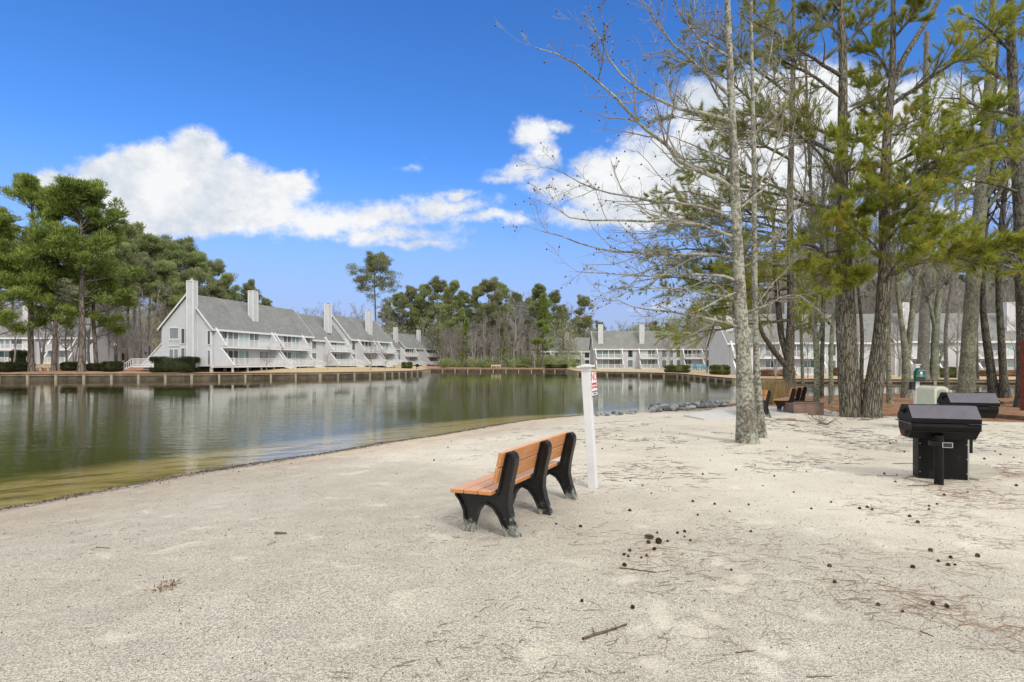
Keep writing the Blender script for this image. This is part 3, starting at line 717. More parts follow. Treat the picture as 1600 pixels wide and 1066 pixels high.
# ------------------------------------------------------------------ bulkheads
def add_bulkheads():
    def wall(pts, ztop, label):
        t = empty('timber_bulkhead', (pts[0][0], pts[0][1], 0), 0, label, 'bulkhead', 'timber bulkheads edging the pond')
        ox, oy = pts[0]
        pm = MB().box(-.13, .13, -.13, .13, WZ-.7, 0.0).build('post', 'bulk_post', t); first = True
        pk = MB(); cp = MB(); st = MB()
        for (a, b) in zip(pts[:-1], pts[1:]):
            a = Vector((a[0]-ox, a[1]-oy, 0)); b = Vector((b[0]-ox, b[1]-oy, 0)); d = (b-a).normalized(); L = (b-a).length
            nrm = Vector((d.y, -d.x, 0))*SIGN
            z0 = ztop(a.x+ox, a.y+oy); z1 = ztop(b.x+ox, b.y+oy)
            n_ = max(1, int(L/.32))
            for i in range(n_):
                p = a+d*L*i/n_; q = a+d*(L*(i+1)/n_-.012); zt = z0+(z1-z0)*i/n_; j = random.uniform(-.01, .01)
                o_ = nrm*(.02*j*60*.05)
                pk.add([(p+o_).to_tuple()[:2]+(WZ-.9,), (q+o_).to_tuple()[:2]+(WZ-.9,), (q+o_-nrm*.07).to_tuple()[:2]+(WZ-.9,), (p+o_-nrm*.07).to_tuple()[:2]+(WZ-.9,),
                        (p+o_).to_tuple()[:2]+(zt-.06,), (q+o_).to_tuple()[:2]+(zt-.06,), (q+o_-nrm*.07).to_tuple()[:2]+(zt-.06,), (p+o_-nrm*.07).to_tuple()[:2]+(zt-.06,)],
                       [(0, 3, 2, 1), (4, 5, 6, 7), (0, 1, 5, 4), (1, 2, 6, 5), (2, 3, 7, 6), (3, 0, 4, 7)])
            cp.bar((a.x, a.y, z0-.02), (b.x, b.y, z1-.02), .26, .06)
            cp.bar((a.x+nrm.x*.06, a.y+nrm.y*.06, z0-.22), (b.x+nrm.x*.06, b.y+nrm.y*.06, z1-.22), .10, .16)
            n_ = int(L/2.7)
            for i in range(n_+1):
                p = a+d*L*(i/(n_+.001)) + nrm*.16; zt = z0+(z1-z0)*i/max(n_, 1)
                o = pm if first else pm.copy()
                if not first: COL.objects.link(o); o.parent = t
                first = False; o.location = (p.x, p.y, zt-.10); o.rotation_euler = (random.uniform(-.03, .03), random.uniform(-.03, .03), math.atan2(d.y, d.x))
            e1 = nrm*-.08; e2 = nrm*-1.75
            st.add([(a+e1).to_tuple()[:2]+(z0-.05,), (b+e1).to_tuple()[:2]+(z1-.05,), (b+e2).to_tuple()[:2]+(z1+.03,), (a+e2).to_tuple()[:2]+(z0+.03,),
                    (a+e1).to_tuple()[:2]+(z0-.6,), (b+e1).to_tuple()[:2]+(z1-.6,), (b+e2).to_tuple()[:2]+(z1-.6,), (a+e2).to_tuple()[:2]+(z0-.6,)], [(0, 1, 2, 3), (4, 7, 6, 5), (0, 4, 5, 1), (1, 5, 6, 2), (2, 6, 7, 3), (3, 7, 4, 0)])
        pk.build('planking', 'bulk_wood', t); cp.build('cap_rail', 'bulk_cap', t)
        q = st.build('path', 'path_straw'); q.location = (ox, oy, 0); tag(q, kind='structure')
    SIGN = 1
    f = [tuple(p) for p in FARL]
    zt = lambda x, y: float(np.interp(x/y, [-.25, -.12, .1, .3, .42], [.26, .15, .08, .02, -.14]))
    # polyline runs from right to left with the water on its left-hand side
    SIGN = -1
    wall(f[0:6], zt, 'timber bulkhead along the lawn under the townhouses across from the beach')
    wall(f[5:9], zt, 'straight timber bulkhead at the foot of the distant woods')
    wall(f[8:15], zt, 'long timber bulkhead with pale posts under the hedge and tan bench')
    # note: 'd' turned by -90 degrees times SIGN points to the water

# ------------------------------------------------------------------ trees
def far_pine_mesh(seed, hgt=24., crown=.5, wid=4.2, clumps=70, m=110, mat='far_needle', lsz=.34, k=7, tr=.28, conic=False, bmat='far_pine_bark', cs_=.25):
    r = np.random.default_rng(seed); t = empty('pine_tree', (0, 0, 0))
    n_ = 14; z = np.linspace(-.4, hgt*.97, n_); lean = r.normal(0, .012, 2)
    p = np.stack([lean[0]*z+np.cumsum(r.normal(0, .06, n_)), lean[1]*z+np.cumsum(r.normal(0, .06, n_)), z], 1)
    rad = np.interp(z, [0, 1, hgt*.6, hgt], [tr*1.25, tr, tr*.62, .04])
    g = Geo(); g.tubes(p[None], rad[None], k)
    zc = hgt*(1-crown)
    nb = 46; u = r.uniform(0, 1, nb)**(.8); zb = zc+u*(hgt*.97-zc)
    st = np.stack([np.interp(zb, z, p[:, 0]), np.interp(zb, z, p[:, 1]), zb], 1)
    az = r.uniform(0, 2*np.pi, nb); el = np.where(u > .7, .75, .25)+r.normal(0, .15, nb)
    prof = (1-u*.8) if conic else np.sqrt(np.clip(1-((u-.32)/.72)**2, .05, 1))
    ln = wid*prof*r.uniform(.6, 1.15, nb)
    d = np.stack([np.cos(az)*np.cos(el), np.sin(az)*np.cos(el), np.sin(el)], 1)
    b1, r1 = grow(st, d, ln, np.full(nb, tr*.26), 5, .13, .07, .3, r); g.tubes(b1, r1, 4)
    s2 = kids(b1, r1, 4, .3, 1, .8, (.3, .5), .6, .3, r); b2, r2 = grow(*s2, 3, .15, .08, .4, r); g.tubes(b2, r2, 3)
    g.mesh('trunk', bmat, t, True)
    ends = np.concatenate([b1[:, -1], b1[:, -2], b2[:, -1], b2[:, 2]]); 
    mids = kids(b2, r2, 2, .3, 1, .9, (.5, .9), .6, 0, r)[0]; ends = np.concatenate([ends, mids])
    ends = ends[r.permutation(len(ends))[:int(clumps*2.2)]]; m = int(m*.62)
    cs = r.uniform(.45, 1.25, len(ends))*wid*cs_*.86
    n0 = len(ends)
    q = norm(r.normal(0, 1, (n0, m, 3)))*(r.uniform(.15, 1, (n0, m, 1))**.6)*np.array([1, 1, .62]); q[..., 2] += .1
    pos = (ends[:, None]+q*cs[:, None, None]).reshape(-1, 3)
    dd = norm(q.reshape(-1, 3)+np.array([0, 0, .7]))
    f = Geo(); f.needles(pos, dd, 2, lsz, lsz*.22, .35, r)
    f.mesh('crown', mat, t)
    return t
def bare_tree_mesh(seed, hgt=16., tr=.16, spread=.55, fine=5, name='bare_tree', mat='far_twig', bmat='far_twig', base=.25, up=.10, droop=0, levels=3, thin=1.0, stems=1):
    r = np.random.default_rng(seed); t = empty(name, (0, 0, 0)); g = Geo(); tw = Geo()
    P1 = []; R1 = []
    for q in range(stems):
        n_ = 12; z = np.linspace(-.3, hgt*.85*r.uniform(.85, 1), n_); a = r.uniform(0, 6.3); ls = (.0 if stems == 1 else .12)
        p = np.stack([np.cos(a)*ls*z+np.cumsum(r.normal(0, .09, n_)), np.sin(a)*ls*z+np.cumsum(r.normal(0, .09, n_)), z], 1)
        p -= np.array([p[0, 0], p[0, 1], 0]); rad = np.interp(z, [0, .8, hgt*.85], [tr*1.3, tr, tr*.22])
        g.tubes(p[None], rad[None], 7); P1.append(p); R1.append(rad)
    p = np.array(P1); rad = np.array(R1)
    s = kids(p, rad, 22//stems, base, 1, .75, (.28*spread/.55, .42*spread/.55), .5, 0, r); b1, r1 = grow(*s, 6, .12, up, .25, r); g.tubes(b1, np.maximum(r1, .016), 4)
    s = kids(b1, r1, 6, .2, 1, .7, (.35, .55), .6, 0, r); b2, r2 = grow(*s, 4, .14, up*.6-droop, .35, r); tw.tubes(b2, np.maximum(r2, .010*thin), 3)
    s = kids(b2, r2, fine, .15, 1, .7, (.4, .7), .6, 0, r); b3, r3 = grow(*s, 3, .16, up*.5-droop, .5, r); tw.tubes(b3, np.maximum(r3, .0075*thin), 3)
    if levels > 3:
        s = kids(b3, r3, 3, .2, 1, .7, (.4, .7), .6, 0, r); b3, r3 = grow(*s, 2, .15, up*.5, .6, r); tw.tubes(b3, np.maximum(r3, .006*thin), 3)
    g.mesh('trunk', bmat, t, True); tw.mesh('crown', mat, t, False)
    return t
def place(proto, px, Y, topy, label, cat, group, name, base_h, wfac=1.0, used=set()):
    """proto scaled so that its top reaches photo row topy"""
    x, y, z = atY(px, Y)
    h = H+(HY-topy)/F*Y-z; s = h/base_h
    if proto.name in used: o = copy_tree(proto)
    else: o = proto; used.add(proto.name)
    o.location = (x, y, z); o.scale = (s*wfac, s*wfac, s); o.rotation_euler = (0, 0, random.uniform(0, 6.28))
    tag(o, label, cat, group); return o
def add_far_trees():
    HP = 24.
    lp = [far_pine_mesh(11, HP, .64, 5.2, 150, 120, 'left_needle', .46, tr=.38, cs_=.22), far_pine_mesh(12, HP, .72, 6.0, 190, 120, 'left_needle', .46, tr=.42, cs_=.21), far_pine_mesh(13, HP, .78, 5.0, 160, 120, 'left_needle', .46, tr=.34, cs_=.22)]
    for k_, (px, Y, ty, i, wf, lab) in enumerate([
        (48, 75, 290, 0, .95, 'tall green pine with a grey trunk beside the tan lakeside bench'),
        (84, 76, 306, 2, .9, 'slim straight pine standing just behind the tan lakeside bench'),
        (126, 75, 300, 1, 1.05, 'broadest green pine of the lakeside group, thick grey trunk in the straw bed'),
        (152, 79, 352, 2, 1.0, 'lower pine with a leaning dark trunk beside the rounded bushes'),
        (-14, 71, 330, 2, 1.1, 'green pine whose low boughs reach in over the lakeside shrubs')]):
        place(lp[i], px, Y, ty, lab, 'pine tree', 'tall pines by the lakeside bench', 'pine_tree', HP, wf)
    fp = [far_pine_mesh(21+i, HP, c, w_, cl, 75, mt, .50, 6, .3, cn) for i, (c, w_, cl, mt, cn) in enumerate(
        [(.58, 4.6, 150, 'far_needle', False), (.50, 4.2, 130, 'dull_needle', False), (.68, 4.4, 170, 'far_needle', False), (.60, 5.0, 170, 'dull_needle', False)])]
    back = [(196, 110, 362), (212, 118, 358), (234, 112, 372), (252, 120, 380), (272, 114, 384), (292, 122, 380), (312, 116, 398), (332, 122, 412), (350, 118, 432), (222, 100, 402), (262, 102, 412), (302, 106, 425), (182, 98, 385), (330, 112, 440), (170, 118, 372), (150, 120, 380), (110, 124, 372), (60, 126, 380), (20, 126, 372)]
    for k_, (px, Y, ty) in enumerate(back):
        place(fp[k_ % 4], px, Y, ty, 'one of the pines massed behind the gabled townhouse row' if px > 175 else 'one of the pines massed behind the lakeside group', 'pine tree', 'pines behind the gabled townhouse' if px > 175 else 'pines behind the lakeside group', 'pine_tree', HP, .95)
    lone = far_pine_mesh(31, HP, .50, 5.2, 95, 120, 'dull_needle', .36, 6, .22)
    place(lone, 587, 150, 404, 'lone tall pine rising alone above the shorter townhouse block', 'pine tree', None, 'pine_tree', HP, 1.08)
    for px, Y, ty, lab in [(391, 130, 443, 'dark round-topped pine just behind the chimney of the gabled row'), (413, 150, 470, 'small dark pine tip beside the second chimney'),
                      (912, 215, 466, 'isolated round-crowned pine above the distant small block'), (937, 200, 505, 'low dark pine beside the chimney of the wide row')]:
        place(fp[1 if px < 900 else 3], px, Y, ty, lab, 'pine tree', None, 'pine_tree', HP, .85)
    wood = [(622, 215, 462), (640, 208, 452), (662, 205, 447), (684, 204, 440), (706, 150, 443), (722, 165, 460), (744, 158, 450), (764, 152, 440), (786, 156, 446), (804, 165, 462), (842, 150, 447), (866, 215, 460), (826, 172, 468), (606, 215, 476), (652, 215, 470), (700, 180, 465), (775, 182, 466), (880, 225, 480)]
    for k_, (px, Y, ty) in enumerate(wood):
        place(fp[k_ % 4], px, Y, ty, 'tall pine in the woods closing the pond between the townhouses', 'pine tree', 'pines in the woods at the end of the pond', 'pine_tree', HP, .9)
    gp = far_pine_mesh(41, HP, .84, 5.2, 150, 110, 'left_needle', .40, 6, .3, True)
    place(gp, 848, 142, 462, 'broad bright green pine with boughs to the ground beside the small block', 'pine tree', None, 'pine_tree', HP, .95)
    place(gp, 728, 146, 498, 'half-height bright green pine among grey trunks in the woods', 'pine tree', None, 'pine_tree', HP, .7)
    place(gp, 784, 148, 500, 'half-height green pine beside the pale forked trunk in the woods', 'pine tree', None, 'pine_tree', HP, .6)
    # bare trees
    HB = 16.
    bt = [bare_tree_mesh(51, HB, .15, .6, 7, thin=1.3), bare_tree_mesh(52, HB, .13, .5, 7, stems=2, thin=1.3), bare_tree_mesh(53, HB, .18, .7, 7, thin=1.3), bare_tree_mesh(54, HB, .12, .45, 7, stems=3, thin=1.3)]
    k_ = 0
    def bare(px, Y, ty, lab, grp, wf=1.0, i=None):
        nonlocal k_; k_ += 1
        place(bt[(k_ if i is None else i) % 4], px, Y, ty, lab, 'bare tree', grp, 'bare_tree', HB, wf)
    for px, Y, ty in [(90, 80, 420), (104, 84, 440), (116, 80, 452), (170, 82, 430), (190, 86, 450), (180, 92, 470), (64, 86, 430), (24, 90, 440), (205, 96, 440), (140, 92, 400), (215, 92, 480), (198, 90, 505)]:
        bare(px, Y, ty, 'thin leafless tree among the lakeside pines', 'leafless trees among the lakeside pines')
    bare(227, 88, 425, 'pale grey leafless tree with a forked top left of the gable stairs', None, 1.0, 1)
    for px, Y, ty in [(250, 100, 432), (240, 105, 450), (262, 108, 445)]: bare(px, Y, ty, 'leafless tree behind the gable stairs', 'leafless trees behind the gable')
    for px, Y, ty in [(465, 140, 468), (482, 150, 470), (500, 145, 462), (520, 150, 470), (545, 150, 476), (560, 140, 462), (610, 210, 480), (598, 205, 470), (622, 210, 490)]:
        bare(px, Y, ty, 'leafless tree showing above the ridge of the townhouse rows', 'leafless trees above the townhouse ridges', 1.1)
    for i in range(72):
        px = 606+i*4.1+random.uniform(-4, 4); Y = random.uniform(140, 176) if 692 < px < 850 else random.uniform(205, 225)
        bare(px, Y, random.uniform(470, 520) if not 795 < px < 832 else random.uniform(452, 468), 'grey leafless tree in the woods closing the pond', 'leafless trees in the woods at the end of the pond', .9)
    for px, Y, ty in [(900, 220, 500), (918, 222, 508), (940, 220, 510), (958, 190, 498), (972, 190, 492), (990, 190, 497), (1010, 185, 492), (1035, 190, 500), (1060, 185, 495), (1085, 190, 480), (1110, 180, 470), (1135, 180, 465), (1160, 180, 470), (1020, 200, 488), (1100, 200, 478)]:
        bare(px, Y, ty, 'leafless tree above the roof of the wide row across the water', 'leafless trees behind the wide row', 1.2)
    for i in range(46):
        px = 1140+i*12+random.uniform(-8, 8)
        bare(px, random.uniform(106, 135), random.uniform(365, 440), 'leafless tree behind the large row beyond the grills', 'leafless trees behind the large row', 1.15)
    for px, Y, ty, lab in [(889, 138, 520, 'slim leafless tree on the lawn behind the white sign post'), (1046, 108, 512, 'spreading leafless tree beside the yellowish round hedge'), (1104, 100, 510, 'leafless tree in front of the blue chairs'), (404+12, 79, 540, 'small leafless ornamental tree at the first deck stairs'), (512, 86, 548, 'small leafless shrub tree before the middle facade'), (580, 92, 520, 'leafless lawn tree in front of the shorter block'), (575+27, 100, 540, 'slight leafless tree at the end of the shorter block')]:
        bare(px, Y, ty, lab, None, (1.5 if ty > 505 else 1) if px != 889 else .8, 0 if px != 1046 else 2)
    for i, px in enumerate((958, 1180, 1212, 1262, 1345, 1405, 1450, 1496, 1545, 1588)):
        if i: bare(px, random.uniform(68, 84), random.uniform(440, 500), 'leafless tree on the lawn of the large row beyond the grills', 'leafless trees on the lawn of the large row', 1.1)
    # pines behind the right-hand rows
    for px, Y, ty in [(1020, 205, 505), (1080, 200, 490), (1045, 215, 508), (1130, 150, 470), (1170, 140, 430), (1200, 135, 410), (1240, 140, 405), (1275, 138, 395), (1310, 145, 400), (1350, 140, 390), (1390, 138, 400), (1430, 140, 385), (1470, 140, 395), (1510, 138, 380), (1550, 145, 395), (1590, 140, 380), (1620, 138, 370)]:
        place(fp[int(px) % 4], px, Y, ty, 'one of the pines massed behind the rows across the water', 'pine tree', 'pines behind the rows across the water', 'pine_tree', HP, 1.0)
    # distant mass of woods
    r = np.random.default_rng(5); g = Geo(); tk = Geo()
    n_ = 1500; px = r.uniform(-150, 1750, n_); Y = r.uniform(185, 330, n_); x = (px-CX)/F*Y; z = np.full(n_, 0.)
    keep = (px < 900) | (Y > 215); x = x[keep]; Y = Y[keep]; n_ = len(x); px = px[keep]
    hh = np.interp(px, [-150, 150, 350, 430, 520, 600, 680, 880, 960, 1200, 1700], [27, 27, 21, 13, 12, 17, 21, 19, 14, 34, 42])*r.uniform(.75, 1.05, n_)*Y/240
    pts = np.stack([np.stack([x, Y, np.zeros(n_)], 1), np.stack([x+r.normal(0, .5, n_), Y, hh*.5], 1), np.stack([x+r.normal(0, .8, n_), Y, hh*.95], 1)], 1)
    tk.tubes(pts, np.stack([np.full(n_, .28), np.full(n_, .2), np.full(n_, .05)], 1), 4)
    m = 260; u = r.uniform(.25, 1, (n_, m)); 
    pos = np.stack([x[:, None]+r.normal(0, 2.0, (n_, m))*(1.1-u*.6), Y[:, None]+r.normal(0, 2., (n_, m)), hh[:, None]*u], -1).reshape(-1, 3)
    g.leaves(pos, 1.0, r, .8, .32)
    o = empty('woodland', (0, 0, 0), 0, 'far-off mixed wood of grey trunks and dull green tops behind all the houses', 'woods'); o['kind'] = 'stuff'
    a = tk.mesh('trunks', 'far_twig', o); b = g.mesh('foliage', 'dull_needle', o); a['kind'] = 'stuff'; b['kind'] = 'stuff'

# ------------------------------------------------------------------ trees of the beach
def limb_path(pxs, Y0, Y1, n_):
    L = len(pxs); return resample([P(px, py, Y0+(Y1-Y0)*i/(L-1)) for i, (px, py) in enumerate(pxs)], n_)
def near_tree(name, label, cat, group, path, Y, rpx, mat, twmat, limbs, auto=None, needles=None, k=16, lean=0, flare=.5, twigs=(7, 5, 4), seed=1, balls=False, nlen=.15, ymin=None, extra=None, needle_zone=None, bstr=1.0, bronze=None, lw=1.0):
    """path: photo pixels of the trunk at depth Y; rpx: widths in pixels along it"""
    r = np.random.default_rng(seed)
    bx, by, bz = G(*path[0]) if Y is None else atY(path[0][0], Y)
    Y = by
    t = empty(name, (bx, by, bz), 0, label, cat, group)
    off = np.array([bx, by, bz])
    n_ = 34
    pw = [P(px, py, Y+lean*i/(len(path)-1)) for i, (px, py) in enumerate(path)]; pw[0] = (bx, by, bz-.15)
    pts = resample(pw, n_)
    if len(rpx) == len(path):
        pa = np.array(pw); al = np.concatenate([[0], np.cumsum(np.linalg.norm(np.diff(pa, axis=0), axis=1))]); al /= al[-1]
    else: al = np.linspace(0, 1, len(rpx))
    rad = np.interp(np.linspace(0, 1, n_), al, rpx)/F*Y/2
    g = Geo(); trunk_tube(g, pts-off, rad, k, flare, .28+rad[0]*.5, .025, seed)
    tw = Geo(); nd = Geo(); AP = []; AR = []
    TP = pts[None]; TR = rad[None]
    if extra:
        for (pp, rr, dY) in extra:
            q = resample([P(px, py, Y+dY*i/(len(pp)-1)) for i, (px, py) in enumerate(pp)], 22)
            q_r = np.interp(np.linspace(0, 1, 22), np.linspace(0, 1, len(rr)), rr)/F*Y/2
            trunk_tube(g, q-off, q_r, 12, 0, .3, .02, seed+3)
            q2 = resample(q, n_); TP = np.concatenate([TP, q2[None]]); TR = np.concatenate([TR, np.interp(np.linspace(0, 1, n_), np.linspace(0, 1, 22), q_r)[None]])
    for (pp, w0, dY) in limbs:
        q = limb_path(pp, Y, Y+dY, 12); q[1:-1] += r.normal(0, .02, (10, 3))*np.linalg.norm(q[-1]-q[0])*.25
        AP.append(q); AR.append(np.linspace(w0, max(w0*.16, .8), 12)*lw/F*Y/2)
    if auto:
        cnt, lo, hi, ang, lf, up, rf = auto
        s = kids(TP, TR, cnt, lo, hi, ang, lf, rf, 0, r, lens=np.full(len(TP), 10.0))
        b, rr = grow(*s, 11, .08, up, .2, r)
        for q, q_r in zip(b, rr): AP.append(q); AR.append(q_r)
    if AP:
        L1 = np.array(AP); R1 = np.maximum(np.array(AR), .006)
        g.tubes(L1-off, R1, 8)
        a_, b_, c_ = twigs
        dr = .05 if not needles else .03
        s = kids(L1, R1, a_, .12, 1, .75, (.22, .42), .55, .45 if needles else .1, r); l2, r2 = grow(*s, 5, .13, dr, .3, r)
        tw.tubes(l2-off, np.maximum(r2, .0036*bstr), 4)
        s = kids(l2, r2, b_, .1, 1, .7, (.3, .6), .6, .3 if needles else 0, r); l3, r3 = grow(*s, 4, .15, dr, .5, r)
        tw.tubes(l3-off, np.maximum(r3, .0032*bstr), 3)
        ends = [l3]
        if c_:
            s = kids(l3, r3, c_, .1, 1, .7, (.3, .6), .7, 0, r); l4, r4 = grow(*s, 2, .15, dr, .6, r)
            tw.tubes(l4-off, np.maximum(r4, .0026*bstr), 3); ends.append(l4)
        if needles:
            mt, nper, dens = needles
            for e in ends:
                e = e.copy()
                cnt = e.shape[1]
                pp = e[:, 1:].reshape(-1, 3); dd = np.repeat(norm(e[:, -1]-e[:, 0]), cnt-1, 0)
                mid = (e[:, 1:]*.5+e[:, :-1]*.5).reshape(-1, 3)
                pos = np.concatenate([pp, mid]); d2 = np.concatenate([dd, dd])
                # needles grow in clumps: keep by a smooth lattice field
                fld = vnoise(pos[:, 0]*1.3+pos[:, 1]*.9+seed*7, pos[:, 2]*1.9-pos[:, 1]*.5)
                kp = fld > (1-dens)
                if needle_zone is not None:
                    PX = CX+F*pos[:, 0]/pos[:, 1]; PY = HY-F*(pos[:, 2]-H)/pos[:, 1]
                    kp &= needle_zone(PX, PY)
                pos = pos[kp]; d2 = d2[kp]
                d2 = norm(d2+np.array([0, 0, .35]))
                nd.needles(pos-off, d2, nper, nlen, .0105, .42, r)
            if bronze is None: nd.mesh('foliage', mt, t)
            else:
                V_ = np.concatenate(nd.V); F_ = np.concatenate(nd.Q); zz = V_[F_[:, 0], 2]+bz; hi_ = zz > bronze+vnoise(V_[F_[:, 0], 0]*.6, V_[F_[:, 0], 1]*.6+9)*2
                npmesh('foliage', V_[F_[hi_]].reshape(-1, 3), np.arange(hi_.sum()*3).reshape(-1, 3), 'bronze_needle', t)
                npmesh('foliage', V_[F_[~hi_]].reshape(-1, 3), np.arange((~hi_).sum()*3).reshape(-1, 3), mt, t)
        if balls:
            e = ends[0][:, -1]; e = e[r.random(len(e)) < .5]; bl = Geo()
            ph = np.array([[1, 0, 0], [-1, 0, 0], [0, 1, 0], [0, -1, 0], [0, 0, 1], [0, 0, -1]])*.021
            fc = np.array([[0, 2, 4], [2, 1, 4], [1, 3, 4], [3, 0, 4], [2, 0, 5], [1, 2, 5], [3, 1, 5], [0, 3, 5]])
            for q in e: bl.put(ph+q-off-np.array([0, 0, .03]), fc)
            b_ = bl.mesh('seed_balls', 'cone_scale', t); b_['kind'] = 'stuff'
        tw.mesh('twigs', twmat, t)['kind'] = 'stuff'
    g.mesh('trunk', mat, t, True)
    return t
def add_near_trees():
    # bare sweetgum-like tree, lichen-grey
    near_tree('leafless_tree', 'lichen-grey leafless tree with long boughs and dangling seed balls beside the concrete slab', 'tree', None,
        [(1168, 692), (1166, 640), (1161, 560), (1156, 450), (1152, 380), (1149, 300), (1143, 160), (1138, 40), (1130, -150), (1126, -300)], None,
        [32, 27, 22, 18, 16, 14, 11, 9, 6, 4], 'grey_bark', 'pale_twig',
        [([(1149, 300), (1095, 268), (1060, 250), (1020, 213), (975, 165), (935, 128), (905, 103), (870, 80), (835, 74)], 11, -1.0),
         ([(1143, 190), (1090, 175), (1030, 160), (985, 135), (950, 95), (932, 50), (922, 8)], 8, -.5),
         ([(935, 128), (942, 90), (945, 45), (938, 10)], 3, -1.0),
         ([(1140, 150), (1100, 110), (1062, 80), (1030, 45), (1003, 0), (990, -40)], 8, 1.0),
         ([(1140, 90), (1090, 60), (1060, 20), (1040, -40)], 6, -1.0),
         ([(1150, 345), (1100, 318), (1020, 315), (960, 308), (900, 285), (853, 260)], 8, .6),
         ([(1152, 372), (1080, 345), (1000, 345), (930, 350), (880, 335), (835, 311)], 8, -.9),
         ([(1152, 405), (1090, 395), (1020, 398), (960, 395), (900, 378), (822, 353)], 8, .9),
         ([(1154, 440), (1100, 425), (1040, 432), (980, 428), (930, 430), (890, 424)], 7, -.5),
         ([(1156, 470), (1110, 458), (1060, 452), (1000, 448), (950, 452)], 6, .5),
         ([(1158, 512), (1120, 498), (1075, 492), (1010, 482), (945, 470)], 7, -.7),
         ([(1156, 455), (1120, 470), (1085, 490), (1040, 500)], 5, -.9),
         ([(1156, 490), (1200, 478), (1232, 455), (1265, 470), (1300, 505), (1312, 520)], 5, .5),
         ([(1155, 420), (1200, 400), (1250, 330), (1262, 300)], 4, -.8),
         ([(1150, 330), (1190, 300), (1230, 240), (1245, 180)], 5, .8),
         ([(1146, 240), (1190, 200), (1215, 140), (1225, 60)], 5, -.4),
         ([(1143, 180), (1110, 130), (1090, 70), (1085, 0)], 5, .8),
         ([(1150, 360), (1110, 370), (1060, 372), (1000, 380)], 5, 1.3),
         ([(1147, 250), (1100, 235), (1050, 215), (1010, 190)], 4, 1.2)],
        None, None, 20, balls=True, twigs=(10, 5, 3), seed=3, flare=.22, lw=.74)
    near_tree('leafless_tree', 'slender pale leafless tree close behind the lichen-grey one', 'tree', None,
        [(1192, 682), (1187, 640), (1181, 560), (1179, 400), (1178, 250), (1175, 100), (1172, -100)], 12.5, [13, 11, 9, 8, 7, 5, 4], 'grey_bark', 'pale_twig',
        [([(1179, 400), (1210, 370), (1240, 330), (1258, 280)], 4, .8), ([(1179, 430), (1150, 400), (1110, 350), (1080, 330)], 4, 1.2),
         ([(1178, 300), (1210, 250), (1225, 180), (1240, 120)], 4, .8), ([(1178, 260), (1150, 210), (1100, 190), (1070, 150)], 4, 1.5), ([(1176, 160), (1200, 110), (1210, 40)], 4, .5),
         ([(1180, 480), (1210, 440), (1250, 400)], 3, .5), ([(1176, 140), (1150, 80), (1120, 30)], 3.5, .5), ([(1178, 350), (1140, 320), (1090, 300)], 3.5, 1.2)],
        None, None, 14, seed=4, twigs=(8, 5, 3))
    NN = 14
    # main pines
    near_tree('pine_tree', 'thick furrowed pine, the straighter of the pair rising from the sand edge', 'pine tree', 'furrowed pines at the edge of the sand',
        [(1331, 651), (1327, 600), (1323, 560), (1321, 480), (1318, 400), (1316, 300), (1316, 200), (1318, 100), (1312, 0), (1310, -150), (1308, -300)], None,
        [32, 30, 29, 28, 22, 17, 14, 12, 9, 6, 3], 'pine_bark', 'dark_twig',
        [([(1316, 120), (1270, 92), (1230, 62), (1200, 42), (1150, 20)], 6, -1.5), ([(1312, 150), (1262, 112), (1205, 86), (1150, 90)], 6, .6),
         ([(1318, 218), (1270, 196), (1230, 190), (1175, 176), (1110, 170)], 6, -1.0), ([(1315, 242), (1262, 216), (1200, 206), (1130, 190), (1060, 172)], 7, 1.0),
         ([(1313, 300), (1292, 250), (1252, 214), (1215, 190)], 6, -1.6), ([(1312, 330), (1262, 315), (1200, 300), (1150, 290), (1085, 262)], 7, .8),
         ([(1318, 420), (1270, 385), (1205, 362), (1120, 352), (1040, 330)], 7, 2.0),
         ([(1320, 390), (1290, 395), (1262, 405), (1235, 400)], 4, -2.0), ([(1322, 440), (1300, 430), (1285, 455), (1262, 462)], 4, -1.5),
         ([(1320, 460), (1340, 440), (1350, 430)], 4, -1.5), ([(1318, 350), (1345, 330), (1365, 320)], 4, -1.2),
         ([(1317, 60), (1280, 20), (1240, -20)], 5, .6), ([(1317, 80), (1350, 30), (1365, -20)], 5, 1.), ([(1317, 180), (1350, 160), (1400, 120)], 4, 1.5),
         ([(1316, 20), (1270, -30), (1200, -60)], 5, -1.), ([(1316, 270), (1345, 260), (1375, 275)], 4, -1.)],
        None, ('near_needle', NN, .68), 22, seed=5, twigs=(14, 6, 0), nlen=.19, flare=.14, bronze=5.2)
